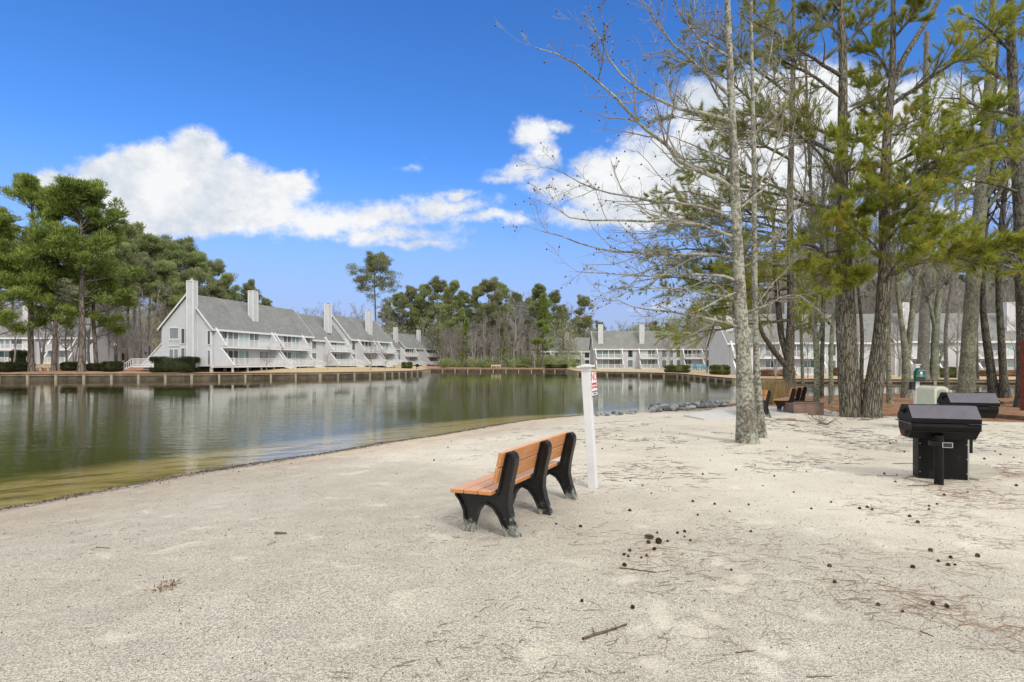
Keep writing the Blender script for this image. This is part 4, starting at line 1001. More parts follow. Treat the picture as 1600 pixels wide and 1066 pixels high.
    near_tree('pine_tree', 'furrowed pine leaning away from its twin, forked high above the sand', 'pine tree', 'furrowed pines at the edge of the sand',
        [(1360, 652), (1366, 600), (1375, 540), (1381, 460), (1383, 400), (1381, 300), (1387, 200), (1395, 110), (1396, 20), (1394, -120)], None,
        [28, 26, 23, 19, 17, 14, 12, 9, 7, 4], 'pine_bark', 'dark_twig',
        [([(1385, 431), (1430, 410), (1490, 400), (1550, 412), (1612, 426)], 9, -2.5), ([(1488, 402), (1540, 392), (1612, 378)], 5, -2.5),
         ([(1386, 300), (1430, 270), (1480, 240), (1560, 220), (1620, 210)], 7, -2.0), ([(1383, 350), (1430, 320), (1462, 290), (1476, 240), (1470, 205)], 6, -2.5),
         ([(1392, 165), (1440, 130), (1500, 92), (1560, 45), (1620, 0)], 7, -1.5), ([(1384, 310), (1430, 285), (1500, 250), (1580, 245)], 6, .5),
         ([(1383, 380), (1410, 350), (1440, 345), (1480, 340)], 5, -2.5), ([(1383, 400), (1350, 370), (1320, 345)], 4, -2.0), ([(1384, 360), (1420, 330), (1450, 300)], 5, -2.8),
         ([(1383, 330), (1360, 310), (1335, 300)], 4, -1.8), ([(1384, 440), (1400, 410), (1440, 380), (1470, 370)], 5, -3.0),
         ([(1386, 220), (1420, 190), (1480, 170)], 5, 1), ([(1394, 120), (1360, 70), (1330, 20)], 5, 1.0), ([(1396, 60), (1430, 20), (1450, -40)], 5, -1),
         ([(1387, 240), (1350, 220), (1320, 225)], 4, -2.), ([(1388, 200), (1360, 160), (1345, 110)], 4, 1.5), ([(1386, 260), (1440, 235), (1500, 200), (1560, 180)], 5, -2.0)],
        None, ('near_needle', NN, .70), 20, seed=6, twigs=(15, 7, 0), nlen=.19, flare=.14,
        extra=[([(1390, 150), (1412, 90), (1450, 30), (1490, -40)], [10, 8, 7, 5], 1.0)])
    near_tree('pine_tree', 'several-stemmed pine rising behind the dry reeds and the three-frame bench', 'pine tree', None,
        [(1236, 625), (1232, 590), (1232, 565), (1236, 500), (1235, 440), (1234, 300), (1238, 180), (1240, 60), (1240, -60)], None,
        [21, 18, 16, 11, 10, 9, 8, 6, 3], 'pine_bark', 'dark_twig',
        [([(1234, 500), (1180, 505), (1120, 515), (1056, 518)], 5, -2.5), ([(1235, 450), (1160, 455), (1100, 440), (1040, 430), (990, 440)], 6, 2.0),
         ([(1234, 420), (1160, 400), (1080, 385), (1010, 400)], 6, -2.0), ([(1234, 380), (1150, 370), (1080, 345), (1020, 345)], 6, 2.0), ([(1234, 350), (1160, 330), (1090, 300), (1040, 300)], 5, -3.0),
         ([(1235, 300), (1180, 280), (1120, 250), (1060, 250)], 5, 2.0), ([(1236, 250), (1180, 220), (1110, 190), (1050, 180)], 5, -1.0), ([(1237, 200), (1180, 160), (1120, 110), (1060, 90)], 5, 1.0),
         ([(1238, 150), (1180, 110), (1130, 60), (1080, 40)], 5, -2.), ([(1235, 470), (1270, 440), (1310, 420)], 4, 2), ([(1234, 400), (1270, 370), (1300, 330)], 4, -1), ([(1234, 520), (1270, 500), (1300, 490)], 3, 1),
         ([(1200, 470), (1170, 450), (1130, 460), (1090, 470)], 4, -2), ([(1190, 440), (1150, 420), (1100, 425)], 4, 2.), ([(1239, 90), (1200, 40), (1160, 0)], 4, 1.),
         ([(1234, 360), (1170, 345), (1110, 335), (1050, 345)], 4, 0.), ([(1234, 400), (1170, 395), (1110, 400), (1050, 415)], 4, -.6), ([(1234, 430), (1170, 435), (1110, 450), (1040, 455)], 4, 1.0),
         ([(1235, 460), (1190, 470), (1140, 480), (1090, 490)], 4, .6), ([(1234, 330), (1180, 320), (1120, 315), (1070, 330)], 4, -1.2), ([(1235, 320), (1275, 330), (1310, 350)], 4, -1.), ([(1234, 440), (1200, 430), (1150, 440), (1100, 425)], 4, -1.8)],
        None, ('near_needle', 12, .84), 16, seed=7, twigs=(17, 7, 0), nlen=.24, flare=.2, bronze=5.5,
        extra=[([(1228, 572), (1206, 545), (1190, 520), (1181, 485), (1176, 440)], [9, 8, 6, 5, 3], -1.5), ([(1230, 560), (1221, 530), (1215, 470), (1210, 400), (1208, 330)], [9, 9, 8, 6, 4], 1.0)])
    # hardwoods and other stems, base pixel first
    def hw(lab, path, w, mat, tm, seed, auto=(22, .35, 1, .75, (.22, .42), .06, .45), Y=None, extra=None, limbs=(), grp=None, tw_=(8, 5, 3), nm='leafless_tree', lean=0):
        near_tree(nm, lab, 'tree' if nm == 'leafless_tree' else 'pine tree', grp, path, Y, [q*.87 for q in w], mat, tm, list(limbs), auto, None, 12, seed=seed, extra=extra, twigs=tw_, lean=lean, bstr=1.2, flare=.3)
    hw('slim mossy leafless tree forked low, beside the brown planter box', [(1275, 646), (1277, 590), (1276, 540), (1271, 500), (1276, 440), (1270, 350), (1262, 200), (1258, 60)], [11, 10, 10, 8, 7, 6, 5, 3], 'moss_bark', 'twig', 21,
       extra=[([(1277, 535), (1287, 505), (1290, 440), (1300, 330), (1310, 220)], [6, 5, 5, 4, 2], 1.0)])
    hw('dark slim leafless trunk just behind the forked mossy one', [(1283, 622), (1285, 540), (1287, 460), (1284, 350), (1290, 200)], [8, 7, 6, 5, 3], 'dark_bark', 'twig', 22)
    hw('slim mossy leafless tree between the planter box and the thick pine', [(1299, 632), (1298, 560), (1301, 500), (1308, 460), (1302, 380), (1298, 250)], [9, 7, 7, 6, 5, 3], 'moss_bark', 'twig', 23)
    hw('slim lichen-dotted leafless trunk right beside the leaning pine', [(1390, 630), (1388, 560), (1389, 480), (1386, 400), (1392, 250)], [9, 8, 8, 6, 4], 'moss_bark', 'twig', 24)
    hw('forked mossy tree behind the green dispenser', [(1417, 622), (1416, 570), (1414, 540), (1405, 480), (1400, 420), (1395, 330), (1390, 200)], [17, 13, 11, 7, 6, 5, 3], 'moss_bark', 'twig', 25,
       extra=[([(1418, 560), (1424, 500), (1430, 440), (1440, 330), (1450, 220)], [9, 8, 7, 5, 3], 1.0)])
    hw('broad pale trunk standing behind the green dispenser and its white post', [(1441, 612), (1443, 560), (1444, 500), (1449, 430), (1447, 340), (1445, 200), (1448, 50)], [20, 18, 17, 15, 13, 11, 7], 'pale_bark', 'twig', 26)
    hw('mossy tree with a broken dead branch behind the beige bin', [(1460, 606), (1460, 560), (1463, 500), (1468, 450), (1480, 390), (1498, 310), (1510, 200)], [15, 13, 11, 9, 7, 6, 3], 'moss_bark', 'twig', 27,
       limbs=[([(1464, 572), (1476, 545), (1493, 519)], 5, -.5)], extra=[([(1462, 520), (1452, 470), (1440, 430), (1405, 400)], [6, 5, 4, 3], -1.)])
    hw('thick mottled green-grey trunk rising behind the rear grill', [(1509, 622), (1512, 570), (1516, 500), (1524, 400), (1531, 330), (1537, 250), (1545, 150), (1550, 50), (1556, -90)], [27, 24, 23, 22, 21, 19, 15, 12, 8], 'moss_bark', 'twig', 28, auto=(26, .4, 1, .8, (.25, .5), .05, .4))
    hw('dark curved trunk of the pair on the straw mound', [(1554, 621), (1550, 590), (1541, 530), (1535, 480), (1535, 420), (1541, 340), (1550, 220), (1560, 60)], [18, 14, 12, 10, 9, 8, 6, 4], 'dark_bark', 'dark_twig', 29, grp='dark trunks on the straw mound')
    hw('dark straighter trunk of the pair on the straw mound', [(1571, 622), (1567, 580), (1564, 520), (1560, 460), (1562, 380), (1575, 250), (1590, 100)], [16, 12, 11, 10, 9, 7, 4], 'dark_bark', 'dark_twig', 30, grp='dark trunks on the straw mound')
    near_tree('pine_tree', 'dark pine trunk at the frame edge above the rust-brown post', 'pine tree', None, [(1602, 640), (1601, 560), (1599, 480), (1596, 400), (1590, 250), (1582, 130), (1578, 0), (1575, -150)], 21.0,
        [24, 20, 18, 18, 16, 13, 10, 6], 'dark_bark', 'dark_twig',
        [([(1596, 400), (1570, 395), (1520, 405)], 5, -2), ([(1593, 300), (1560, 290), (1510, 280), (1470, 275)], 5, -2), ([(1590, 240), (1550, 230), (1500, 215)], 5, 1), ([(1585, 180), (1540, 170), (1490, 150), (1440, 160)], 5, -2), ([(1582, 130), (1540, 110), (1500, 60)], 5, 1),
         ([(1580, 80), (1540, 40), (1500, 20)], 5, -1), ([(1580, 60), (1610, 30), (1650, 20)], 5, 1), ([(1588, 220), (1620, 200), (1660, 190)], 5, 1)],
        None, ('near_needle', 13, .62), 14, seed=31, twigs=(13, 6, 0), nlen=.19)
    hw('thin straight sapling above the small black box', [(1528, 613), (1527, 560), (1526, 500), (1530, 400)], [4, 4, 3, 2], 'dark_bark', 'twig', 32, auto=(14, .3, 1, .8, (.10, .2), .06, .5))
    extra_st = [(1255, 615, 5, 33), (1345, 615, 6, 33), (1480, 608, 6, 36), (1640, 640, 12, 24), (1700, 640, 12, 30)]
    for i, (px, py, w, Y) in enumerate(extra_st):
        hw('slim leafless tree at the water edge behind the straw bed' if px < 1600 else 'leafless tree beyond the rust-brown post', [(px, py), (px+random.uniform(-6, 6), 520), (px+random.uniform(-14, 14), 400), (px+random.uniform(-20, 20), 250), (px+random.uniform(-30, 30), 100)], [w*1.2, w, w*.8, w*.6, w*.3],
           ['moss_bark', 'dark_bark', 'pale_bark'][i % 3], 'twig', 40+i, Y=Y, grp='slim leafless trees along the near shore', tw_=(7, 5, 3))

# ------------------------------------------------------------------ things on the beach
def bench_proto():
    t = empty('park_bench', (0, 0, 0))
    prof = [(.08, 0), (.20, 0), (.205, .10), (.235, .20), (.285, .275), (.345, .30), (.41, .275), (.47, .20), (.52, .10), (.565, 0), (.69, 0), (.655, .08), (.61, .20), (.585, .32), (.59, .42), (.615, .55), (.65, .70), (.655, .76), (.635, .805), (.60, .825), (.56, .81), (.54, .77), (.515, .66), (.485, .52), (.465, .44), (.45, .415), (.0, .395), (.0, .36), (.045, .31), (.09, .22), (.10, .12)]
    def inset(p, d):
        n = len(p); out = []
        for i in range(n):
            a = Vector(p[i-1]); b = Vector(p[i]); c = Vector(p[(i+1) % n]); e1 = (b-a).normalized(); e2 = (c-b).normalized()
            n1 = Vector((-e1.y, e1.x)); n2 = Vector((-e2.y, e2.x)); m = (n1+n2); m = m/max(m.length, .3)
            out.append(tuple(b+m*d/max(.55, m.normalized().dot(n1))))
        return out
    ins = inset(prof, .019)
    for k_, x in enumerate((.12, .97, 1.78)):
        mb = MB(); mb.prism(ins, 'x', x-.018, x+.018)
        n = len(prof)
        for i in range(n):       # rim flange, wider than the web
            a, b = prof[i], prof[(i+1) % n]; c, d = ins[(i+1) % n], ins[i]
            mb.prism([a, b, c, d], 'x', x-.048, x+.048)
        mb.build('side_frame', 'bench_frame', t)
    def slat(y, z, w, h, tilt, name):
        c, s = math.cos(tilt), math.sin(tilt); q = []
        for (u, v) in ((-w/2, -h/2), (w/2, -h/2), (w/2, h/2), (-w/2, h/2)): q.append((y+u*c-v*s, z+u*s+v*c))
        MB().prism(q, 'x', 0, 1.86).build(name, 'slat', t, bevel=.006)
    for i in range(3): slat(.062+i*.152, .42+.004*i, .143, .038, 0.03, 'seat_slat')
    for i, (y, z) in enumerate(((.485, .60), (.522, .752))): slat(y, z, .038, .142, -.23, 'back_slat')
    return t
def add_benches():
    b = bench_proto()
    def put(o, x, y, ang, label, group='black-framed benches with orange slats'):
        # local +x runs along the bench, local -y is where it faces
        o.location = (x, y, ghs(x, y)-.015); o.rotation_euler = (0, 0, ang); tag(o, label, 'bench', group)
    n_, f_ = G(806, 838), G(897, 779)
    ax = Vector((f_[0]-n_[0], f_[1]-n_[1])); ang = math.atan2(ax.y, ax.x)
    # the rear foot (.63) of the first frame (.12) stands on the near point
    def place_foot(o, px, py, ang, label, lx=.12, ly=.64):
        g = G(px, py); c, s = math.cos(ang), math.sin(ang)
        y = g[1]-(lx*s+ly*c)
        x = g[0]-(lx*c-ly*s)
        put(o, x, y, ang, label)
    # bench faces -y locally; looking from behind its near end the lake is to the left, so run the axis backwards
    mirror(b); c2 = copy_tree(b); c3 = copy_tree(b)
    place_foot(b, 806, 839, ang, 'orange-slatted bench with three black frames alone on the sand', .12, -.64)
    place_foot(c2, 1203, 653, math.radians(79), 'orange-slatted bench half hidden behind the lichen-grey tree', .12, -.64)
    place_foot(c3, 1243, 646, math.radians(52), 'orange-slatted bench on the slab edge beside the dry reeds', .12, -.64)
def mirror(t):
    """flip a bench front to back (the meshes are edited once, children keep their own data)"""
    for ch in t.children:
        ch.data = ch.data.copy()
        n = len(ch.data.vertices); a = np.empty(n*3, np.float32); ch.data.vertices.foreach_get('co', a); a[1::3] *= -1; ch.data.vertices.foreach_set('co', a)
        ch.data.flip_normals()
def text(body, size, mat, parent, loc, rot, name='lettering', ext=.001, ax='CENTER', sx=1.0):
    cu = bpy.data.curves.new(name, 'FONT'); cu.body = body; cu.size = size; cu.extrude = ext; cu.align_x = ax; cu.align_y = 'CENTER'
    o = bpy.data.objects.new(name, cu); COL.objects.link(o)
    dg = bpy.context.evaluated_depsgraph_get(); me = bpy.data.meshes.new_from_object(o.evaluated_get(dg)); bpy.data.objects.remove(o)
    me.materials.clear(); me.materials.append(M[mat])
    q = bpy.data.objects.new(name, me); COL.objects.link(q); q.parent = parent; q.location = loc; q.rotation_euler = rot; q.scale = (sx, 1, 1); return q
def add_post():
    x, y, z = G(927, 762)
    t = empty('sign_post', (x, y, z-.03), 0, 'leaning white square post with a small red-lettered sign behind the bench', 'sign post')
    top = P(915, 567, y+.02); lean = Vector((top[0]-x, 0, top[2]-z)); hgt = lean.length
    t.rotation_euler = (Matrix.Rotation(math.atan2(lean.x, lean.z), 3, 'Y') @ Matrix.Rotation(-.44, 3, 'Z')).to_euler()
    w = .052
    MB().box(-w, w, -w, w, -.1, hgt-.03).build('post', 'white_paint', t, bevel=.004)
    mb = MB(); mb.box(-w-.012, w+.012, -w-.012, w+.012, hgt-.075, hgt-.03); mb.box(-w-.045, w+.045, -w-.045, w+.045, hgt-.03, hgt-.005)
    mb.prism([(-w-.02, hgt-.005), (w+.02, hgt-.005), (.0, hgt+.014)], 'y', -w-.02, w+.02); mb.build('post_cap', 'white_paint', t, bevel=.003)
    # sign plate on the face that looks along the beach
    sx = w+.012; z0, z1 = hgt-.42, hgt-.09
    sg = MB().box(sx-.009, sx+.003, -.02, .235, z0, z1).build('sign', 'sign_white', t)
    R = (math.pi/2, 0, math.pi/2)
    # plate border
    b = MB(); e = sx+.0045
    for (a, c, d, f) in ((-.02, .235, z0, z0+.012), (-.02, .235, z1-.008, z1), (-.02, -.012, z0, z1), (.227, .235, z0, z1)): b.box(sx+.003, e, a, c, d, f)
    b.build('border', 'sign_black', sg)
    text('NO', .15, 'sign_red', sg, (e, .108, z1-.075), R, sx=1.0)
    text('SWIMMING', .05, 'sign_red', sg, (e, .108, z1-.168), R, sx=.85)
    text('OR WADING', .045, 'sign_red', sg, (e, .108, z1-.212), R, sx=.85)
    text('NO LIFEGUARD', .03, 'sign_black', sg, (e, .108, z0+.062), R); text('ON DUTY', .03, 'sign_black', sg, (e, .108, z0+.033), R)
def grill(label, cx, cy, ang, L=1.12, cabinet=True, z0=0, scale=1.0, flip=False):
    t = empty('barbecue_grill', (cx, cy, z0), ang, label, 'grill', 'black hooded grills on the sand')
    # cross-section in (y,z): octagonal drum, local -y towards the camera
    zt, zb = 1.10, .60
    lid = [(-.33, .86), (-.36, .90), (-.17, zt), (.12, zt), (.32, .93), (.33, .86)]
    body = [(-.27, .822), (-.28, .77), (-.265, .72), (-.15, .605), (.15, .605), (.265, .72), (.27, .822)]
    hd = MB().prism([(-.285, .828), (-.295, .885), (-.135, 1.055), (.11, 1.055), (.27, .90), (.27, .828)], 'x', -L/2, L/2).build('hood', 'grill_steel', t, bevel=.006)
    top = MB(); top.add([(-L/2+.006, -.2925, .890), (L/2-.006, -.2925, .890), (L/2-.006, -.1375, 1.0555), (-L/2+.006, -.1375, 1.0555), (-L/2+.006, -.2975, .892), (L/2-.006, -.2975, .892), (L/2-.006, -.1425, 1.058), (-L/2+.006, -.1425, 1.058)],
            [(0, 3, 2, 1), (4, 5, 6, 7), (0, 1, 5, 4), (1, 2, 6, 5), (2, 3, 7, 6), (3, 0, 4, 7)]); top.build('sloping_lid', 'hood_steel', hd)
    bd = MB().prism(body, 'x', -L/2+.012, L/2-.012).build('firebox', 'grill_steel', t, bevel=.005)
    s = MB(); s.box(-L/2+.02, L/2-.02, -.290, -.26, .772, .782); s.box(-L/2+.02, L/2-.02, -.276, -.25, .706, .716); s.build('seam', 'black_metal', bd)
    # end shelf and vents
    sh = MB(); sh.box(-L/2-.035, -L/2-.004, -.28, .25, .815, .826); sh.build('end_shelf', 'hood_steel', t)
    for zz, mt, nm in ((.97, 'black_metal', 'air_vent'), (.67, 'rust_post', 'air_vent')):
        MB().cyl((-L/2-.005, -.02, zz), (-L/2-.03, -.02, zz), .035, .035, 14).cyl((-L/2-.03, -.02, zz), (-L/2-.05, -.02, zz), .014, .014, 8).build(nm, mt, t)
    h = MB(); h.cyl((L/2, -.12, .93), (L/2+.05, -.12, .93), .010, n=8); h.cyl((L/2, .1, .93), (L/2+.05, .1, .93), .010, n=8); h.cyl((L/2+.05, -.15, .93), (L/2+.05, .13, .93), .012, n=8)
    h.cyl((L/2-.02, -.1, .75), (L/2+.05, -.1, .73), .012, n=8); h.cyl((L/2-.02, .1, .69), (L/2+.05, .1, .67), .012, n=8); h.build('handle', 'black_metal', t)
    MB().box(L/2-.15, L/2+.06, -.30, -.2, .8235, .8275).build('side_ledge', 'hood_steel', t)
    if cabinet:
        c = MB(); c.box(-.18, .42, .14, .36, -.02, .60); cb = c.build('cabinet', 'grill_steel', t, bevel=.004)
        rv = MB()
        for xx in (-.162, .398):
            for zz in (.10, .30, .50): rv.cyl((xx, .1395, zz), (xx, .134, zz), .007, n=8)
        rv.build('rivet', 'steel', cb)
        MB().box(.406, .424, .137, .141, .02, .585).build('edge_strip', 'steel', cb)
    p = MB(); p.cyl((-.06, -.22, -.12), (-.06, -.22, .66), .055, n=20); po = p.build('pedestal', 'grill_steel', t, smooth=False)
    b = MB(); b.box(-.17, -.05, -.28, -.17, .52, .585); b.build('bracket', 'black_metal', po)
    pl = MB(); pl.box(-.045, .075, -.29, -.28, .505, .575); pb = pl.build('nameplate', 'steel', po)
    MB().box(-.035, .065, -.292, -.2895, .513, .567).build('plate_field', 'bag_black', pb)
    return t
def add_grills():
    g = G(1467, 757)
    gg = G(1485, 742)
    GA = -.30; off = Matrix.Rotation(GA, 2) @ Vector((-.06, -.22))
    grill('black hooded grill on a cabinet base, a round pedestal in front of it', g[0]-off.x, g[1]-off.y, GA, .80, True, g[2])
    x2 = P(1511, 600, 10.6)[0]
    grill('second black hooded grill, with side handles, behind the cabinet one', x2, 10.6, -.28, .76, False, ghs(x2, 10.6)+.01)
    pad = MB(); q = [G(1440, 738), G(1530, 752), G(1561, 742), G(1545, 730), G(1450, 725)]
    pad.prism([(a[0], a[1]) for a in q], 'z', g[2]-.25, g[2]+.035); o = pad.build('concrete_pad', 'pad_concrete'); tag(o, 'weathered concrete pad under the cabinet grill', 'concrete pad')
    # slim black box on a stake
    x, yy, z = atY(1532, 13.5)
    t = empty('stake_box', (x, yy, z), 0, 'small black box on a stake behind the rear grill', 'box')
    zt = P(1532, 613, 13.5)[2]-z; zb = P(1532, 623, 13.5)[2]-z
    MB().box(-.10, .10, -.08, .08, zb, zt).build('box', 'black_metal', t, bevel=.01); MB().cyl((0, 0, -.2), (0, 0, zb), .025).build('stake', 'black_metal', t)
def add_furniture():
    # waste-bag dispenser post
    x, y, z = G(1432, 655); y = 16.5; x, y, z = atY(1432, y)
    zt = P(0, 569, y)[2]-z
    t = empty('dispenser_post', (x, y, z), 0, 'white post carrying a dark green waste bag dispenser with white logo', 'dispenser post')
    MB().box(-.055, .055, -.055, .055, -.2, zt-.03).build('post', 'white_paint', t, bevel=.004)
    MB().box(-.075, .075, -.075, .075, zt-.03, zt).build('post_cap', 'white_paint', t)
    z0 = P(0, 596, y)[2]-z; z1 = P(0, 575, y)[2]-z; w = .13; m = (z0+z1)/2
    d = MB().prism([(-w, z0), (w, z0), (w, z1-.10), (w-.035, z1-.06), (.05, z1-.0), (-.05, z1), (-w+.035, z1-.06), (-w, z1-.10)], 'y', -.19, -.058).build('dispenser', 'box_green', t, bevel=.008)
    MB().box(-w-.004, w+.004, -.197, -.15, m-.055, m-.012).build('band', 'box_green_light', d)
    MB().box(-w+.02, w-.02, -.196, -.185, z0+.01, m-.075).build('slot', 'bag_black', d)
    # little white paw-like emblem: pad and toes
    e = MB(); e.cyl((0, -.192, m+.045), (0, -.1955, m+.045), .030, n=14)
    for a in (-.032, -.011, .011, .032): e.cyl((a, -.192, m+.083-abs(a)*.4), (a, -.1955, m+.083-abs(a)*.4), .009, n=10)
    e.build('emblem', 'sign_white', d)
    text('PET WASTE', .030, 'sign_white', d, (0, -.1955, m+.125), (math.pi/2, 0, 0)); text('STATION', .024, 'sign_white', d, (0, -.1955, m-.0), (math.pi/2, 0, 0)); text('BAGS', .03, 'sign_white', d, (0, -.200, m-.034), (math.pi/2, 0, 0))
    zz = P(0, 609, y)[2]-z
    MB().prism([(-.17, zz), (-.07, zz), (-.065, z0-.01), (-.16, z0-.01)], 'y', -.05, .09).build('bag_holder', 'bag_black', t, bevel=.01)
    # bin
    y = 14.0; x, y, z = atY(1456.5, y); z1 = P(0, 603, y)[2]-z
    t = empty('litter_bin', (x, y, z), .12, 'beige plastic litter bin with an arched top behind the grills', 'bin')
    w = .19; arch = [(w*math.cos(a), z1-.09+.09*math.sin(a)) for a in np.linspace(0, math.pi, 13)]
    MB().prism([(-w, 0), (w, 0), (w, z1-.09)]+arch[1:-1]+[(-w, z1-.09)], 'y', -.27, .27).build('bin_body', 'bin_beige', t, bevel=.012)
    aa = [(.12*math.cos(a), z1-.13+.05*math.sin(a)) for a in np.linspace(0, math.pi, 11)]
    MB().prism([(-.12, z1-.24), (.12, z1-.24)]+aa, 'y', -.276, -.272).build('opening_shade', 'bin_shade', t)  # flat plate in darkened body colour, painting the shade of the recess
    MB().box(-.13, .13, -.30, -.272, z1-.27, z1-.242).build('lip', 'bin_beige', t, bevel=.005)
    MB().prism([(-.13, .08), (.13, .08), (.13, z1-.30), (-.13, z1-.30)], 'y', -.285, -.272).build('door', 'bin_beige', t, bevel=.006)
    MB().box(w+.002, w+.05, -.30, .28, .05, z1-.09).build('side_rib', 'bin_beige', t, bevel=.01)
    # rust-brown post
    x, y, z = atY(1602, 19.6)
    o = MB().box(-.10, .10, -.10, .10, -.2, P(0, 531, y)[2]-z).build('brown_post', 'rust_post', bevel=.01); o.location = (x, y, z); o.rotation_euler = (0, 0, .1)
    tag(o, 'rust-brown square post standing in the pine straw at the frame edge', 'post')
    # landscape timbers
    for i, ((a, b), (c, d), lab) in enumerate((((1556, 653), (1640, 660), 'dark landscape timber lying at the border of straw and sand'), ((1565, 632), (1600, 631), 'short landscape timber on the straw mound'))):
        p, q = G(a, b), G(c, d); ct = ((p[0]+q[0])/2, (p[1]+q[1])/2, (p[2]+q[2])/2+.05)
        o = MB().box(-math.dist(p, q)/2, math.dist(p, q)/2, -.07, .07, -.08, .07).build('landscape_timber', 'timber', bevel=.02)
        o.location = ct; o.rotation_euler = (0, 0, math.atan2(q[1]-p[1], q[0]-p[0])); tag(o, lab, 'timber', 'landscape timbers in the straw')
    # slab
    q = [G(1068, 651), G(1100, 656.5), G(1150, 657), G(1215, 653), G(1262, 648), G(1255, 640), G(1205, 638.5), G(1150, 640.5)]
    zc = max(a[2] for a in q)+.03
    o = MB().prism([(a[0], a[1]) for a in q], 'z', zc-.3, zc).build('concrete_slab', 'concrete'); tag(o, 'pale concrete slab under the benches by the riprap', 'slab')
    # planter
    p0, p1 = G(1240, 648), G(1287, 648)
    L = p1[0]-p0[0]; t = empty('planter_box', ((p0[0]+p1[0])/2, p0[1]+.35, p0[2]), 0, 'low brown timber planter box beside the reed-side bench', 'planter')
    hh = P(0, 629, p0[1])[2]-p0[2]
    mb = MB()
    for i in range(4):
        z0 = hh*i/4.3; z1 = hh*(i+.93)/4.3
        mb.box(-L/2, L/2, -.35, -.31, z0, z1); mb.box(-L/2, L/2, .31, .35, z0, z1); mb.box(-L/2, -L/2+.04, -.31, .31, z0, z1); mb.box(L/2-.04, L/2, -.31, .31, z0, z1)
    mb.build('side_board', 'planter_wood', t, bevel=.004); MB().box(-L/2+.05, L/2-.05, -.3, .3, .02, hh*.75).build('soil', 'dark_debris', t)
    MB().box(-L/2-.03, L/2+.03, -.38, -.28, hh*.93, hh).box(-L/2-.03, L/2+.03, .28, .38, hh*.93, hh).build('rim_board', 'planter_wood', t)
    # reeds
    g = Geo(); c = G(1212, 632); n_ = 900; r = rng
    pos = np.stack([c[0]+r.normal(0, .32, n_), c[1]+.6+r.normal(0, .35, n_), np.full(n_, c[2]-.02)], 1); d = norm(np.stack([r.normal(0, .16, n_), r.normal(0, .16, n_), np.ones(n_)], 1))
    g.needles(pos-np.array(c), d, 2, 1.15, .016, .05, r); o = g.mesh('dry_reeds', 'reed_leaf'); o.location = c; tag(o, 'clump of dry straw-coloured reeds at the foot of the several-stemmed pine', 'reeds')
    # far bank: benches
    for (px, py, ang, lab) in ((64, 580, .12, 'tan wooden bench on the straw bank under the tall pines'), (775, 574, 0.0, 'tan wooden bench in front of the distant woods')):
        c = G(px, py) if px < 700 else atY(px, 139)
        s = 4.2/4.2; t = empty('lakeside_bench', c, ang, lab, 'bench', 'tan benches on the far bank'); Lb = 2.4
        for i, xx in enumerate((-Lb/2+.15, 0.1, Lb/2-.15)):
            MB().bar((xx-.0, -.28, -.05), (xx-.06, -.2, .42), .1, .1).bar((xx, .2, -.05), (xx+.02, .32, .85), .1, .1).build('leg', 'bench_tan', t)
        mb = MB(); [mb.box(-Lb/2, Lb/2, -.28+.14*k, -.16+.14*k, .42, .46) for k in range(4)]; mb.build('seat', 'bench_tan', t)
        mb = MB(); [mb.box(-Lb/2, Lb/2, .24+.03*k, .27+.03*k, .54+.13*k, .64+.13*k) for k in range(3)]; mb.build('backrest', 'bench_tan', t)
    # blue lawn chairs
    pr = None
    for i, (px, lab) in enumerate(((1087, 'light blue lawn chair, the one of the pair nearer the yellow-topped hedge'), (1099, 'light blue lawn chair, the one of the pair nearer the round dark green bush'))):
        Yc = 128; c = atY(px, Yc)
        if pr is None:
            t = pr = empty('lawn_chair', c, .2)
            for sx in (-.34, .34):
                for yy in (-.3, .3): MB().box(sx-.05, sx+.05, yy-.05, yy+.05, 0, .55).build('leg', 'blue_plastic', t)
                MB().box(sx-.09, sx+.09, -.38, .36, .55, .6).build('armrest', 'blue_plastic', t)
            MB().add([(-.3, -.3, .40), (.3, -.3, .40), (.3, .3, .30), (-.3, .3, .30), (-.3, -.3, .36), (.3, -.3, .36), (.3, .3, .26), (-.3, .3, .26)], [(0, 1, 2, 3), (4, 7, 6, 5), (0, 4, 5, 1), (1, 5, 6, 2), (2, 6, 7, 3), (3, 7, 4, 0)]).build('seat', 'blue_plastic', t)
            mb = MB()
            for k in range(5): mb.prism([(-.30+k*.125, .30), (-.19+k*.125, .30), (-.19+k*.125, 1.05-abs(k-2)*.05), (-.30+k*.125, 1.05-abs(k-2)*.05)], 'y', .28+.0, .33)
            mb.build('backrest', 'blue_plastic', t)
        else: t = copy_tree(pr); t.location = c; t.rotation_euler = (0, 0, -.2)
        t.scale = (1.35,)*3; tag(t, lab, 'chair', 'light blue lawn chairs')
    # lamps
    pr = None
    for (px, py, ty, Y, lab) in ((92, 575, 525, 84, 'white globe lamp post standing among the lakeside pines'), (180, 572, 538, 96, 'white globe lamp post beside the rounded bushes')):
        c = atY(px, Y); hh = P(0, ty, Y)[2]-c[2]
        t = empty('lamp_post', c, 0, lab, 'lamp post', 'globe lamp posts'); MB().cyl((0, 0, -.2), (0, 0, hh-.4), .06, .05).build('pole', 'black_metal' if px > 100 else 'white_paint', t)
        MB().cyl((0, 0, hh-.4), (0, 0, hh-.3), .12, .16).build('collar', 'black_metal', t)
        rr = []
        g_ = MB(); 
        for i in range(6):
            a0 = -math.pi/2+math.pi*i/6; a1 = a0+math.pi/6; g_.cyl((0, 0, hh-.08+.24*math.sin(a0)), (0, 0, hh-.08+.24*math.sin(a1)), max(.24*math.cos(a0), .005), max(.24*math.cos(a1), .005), 12)
        g_.build('globe', 'lamp_globe', t, smooth=True)
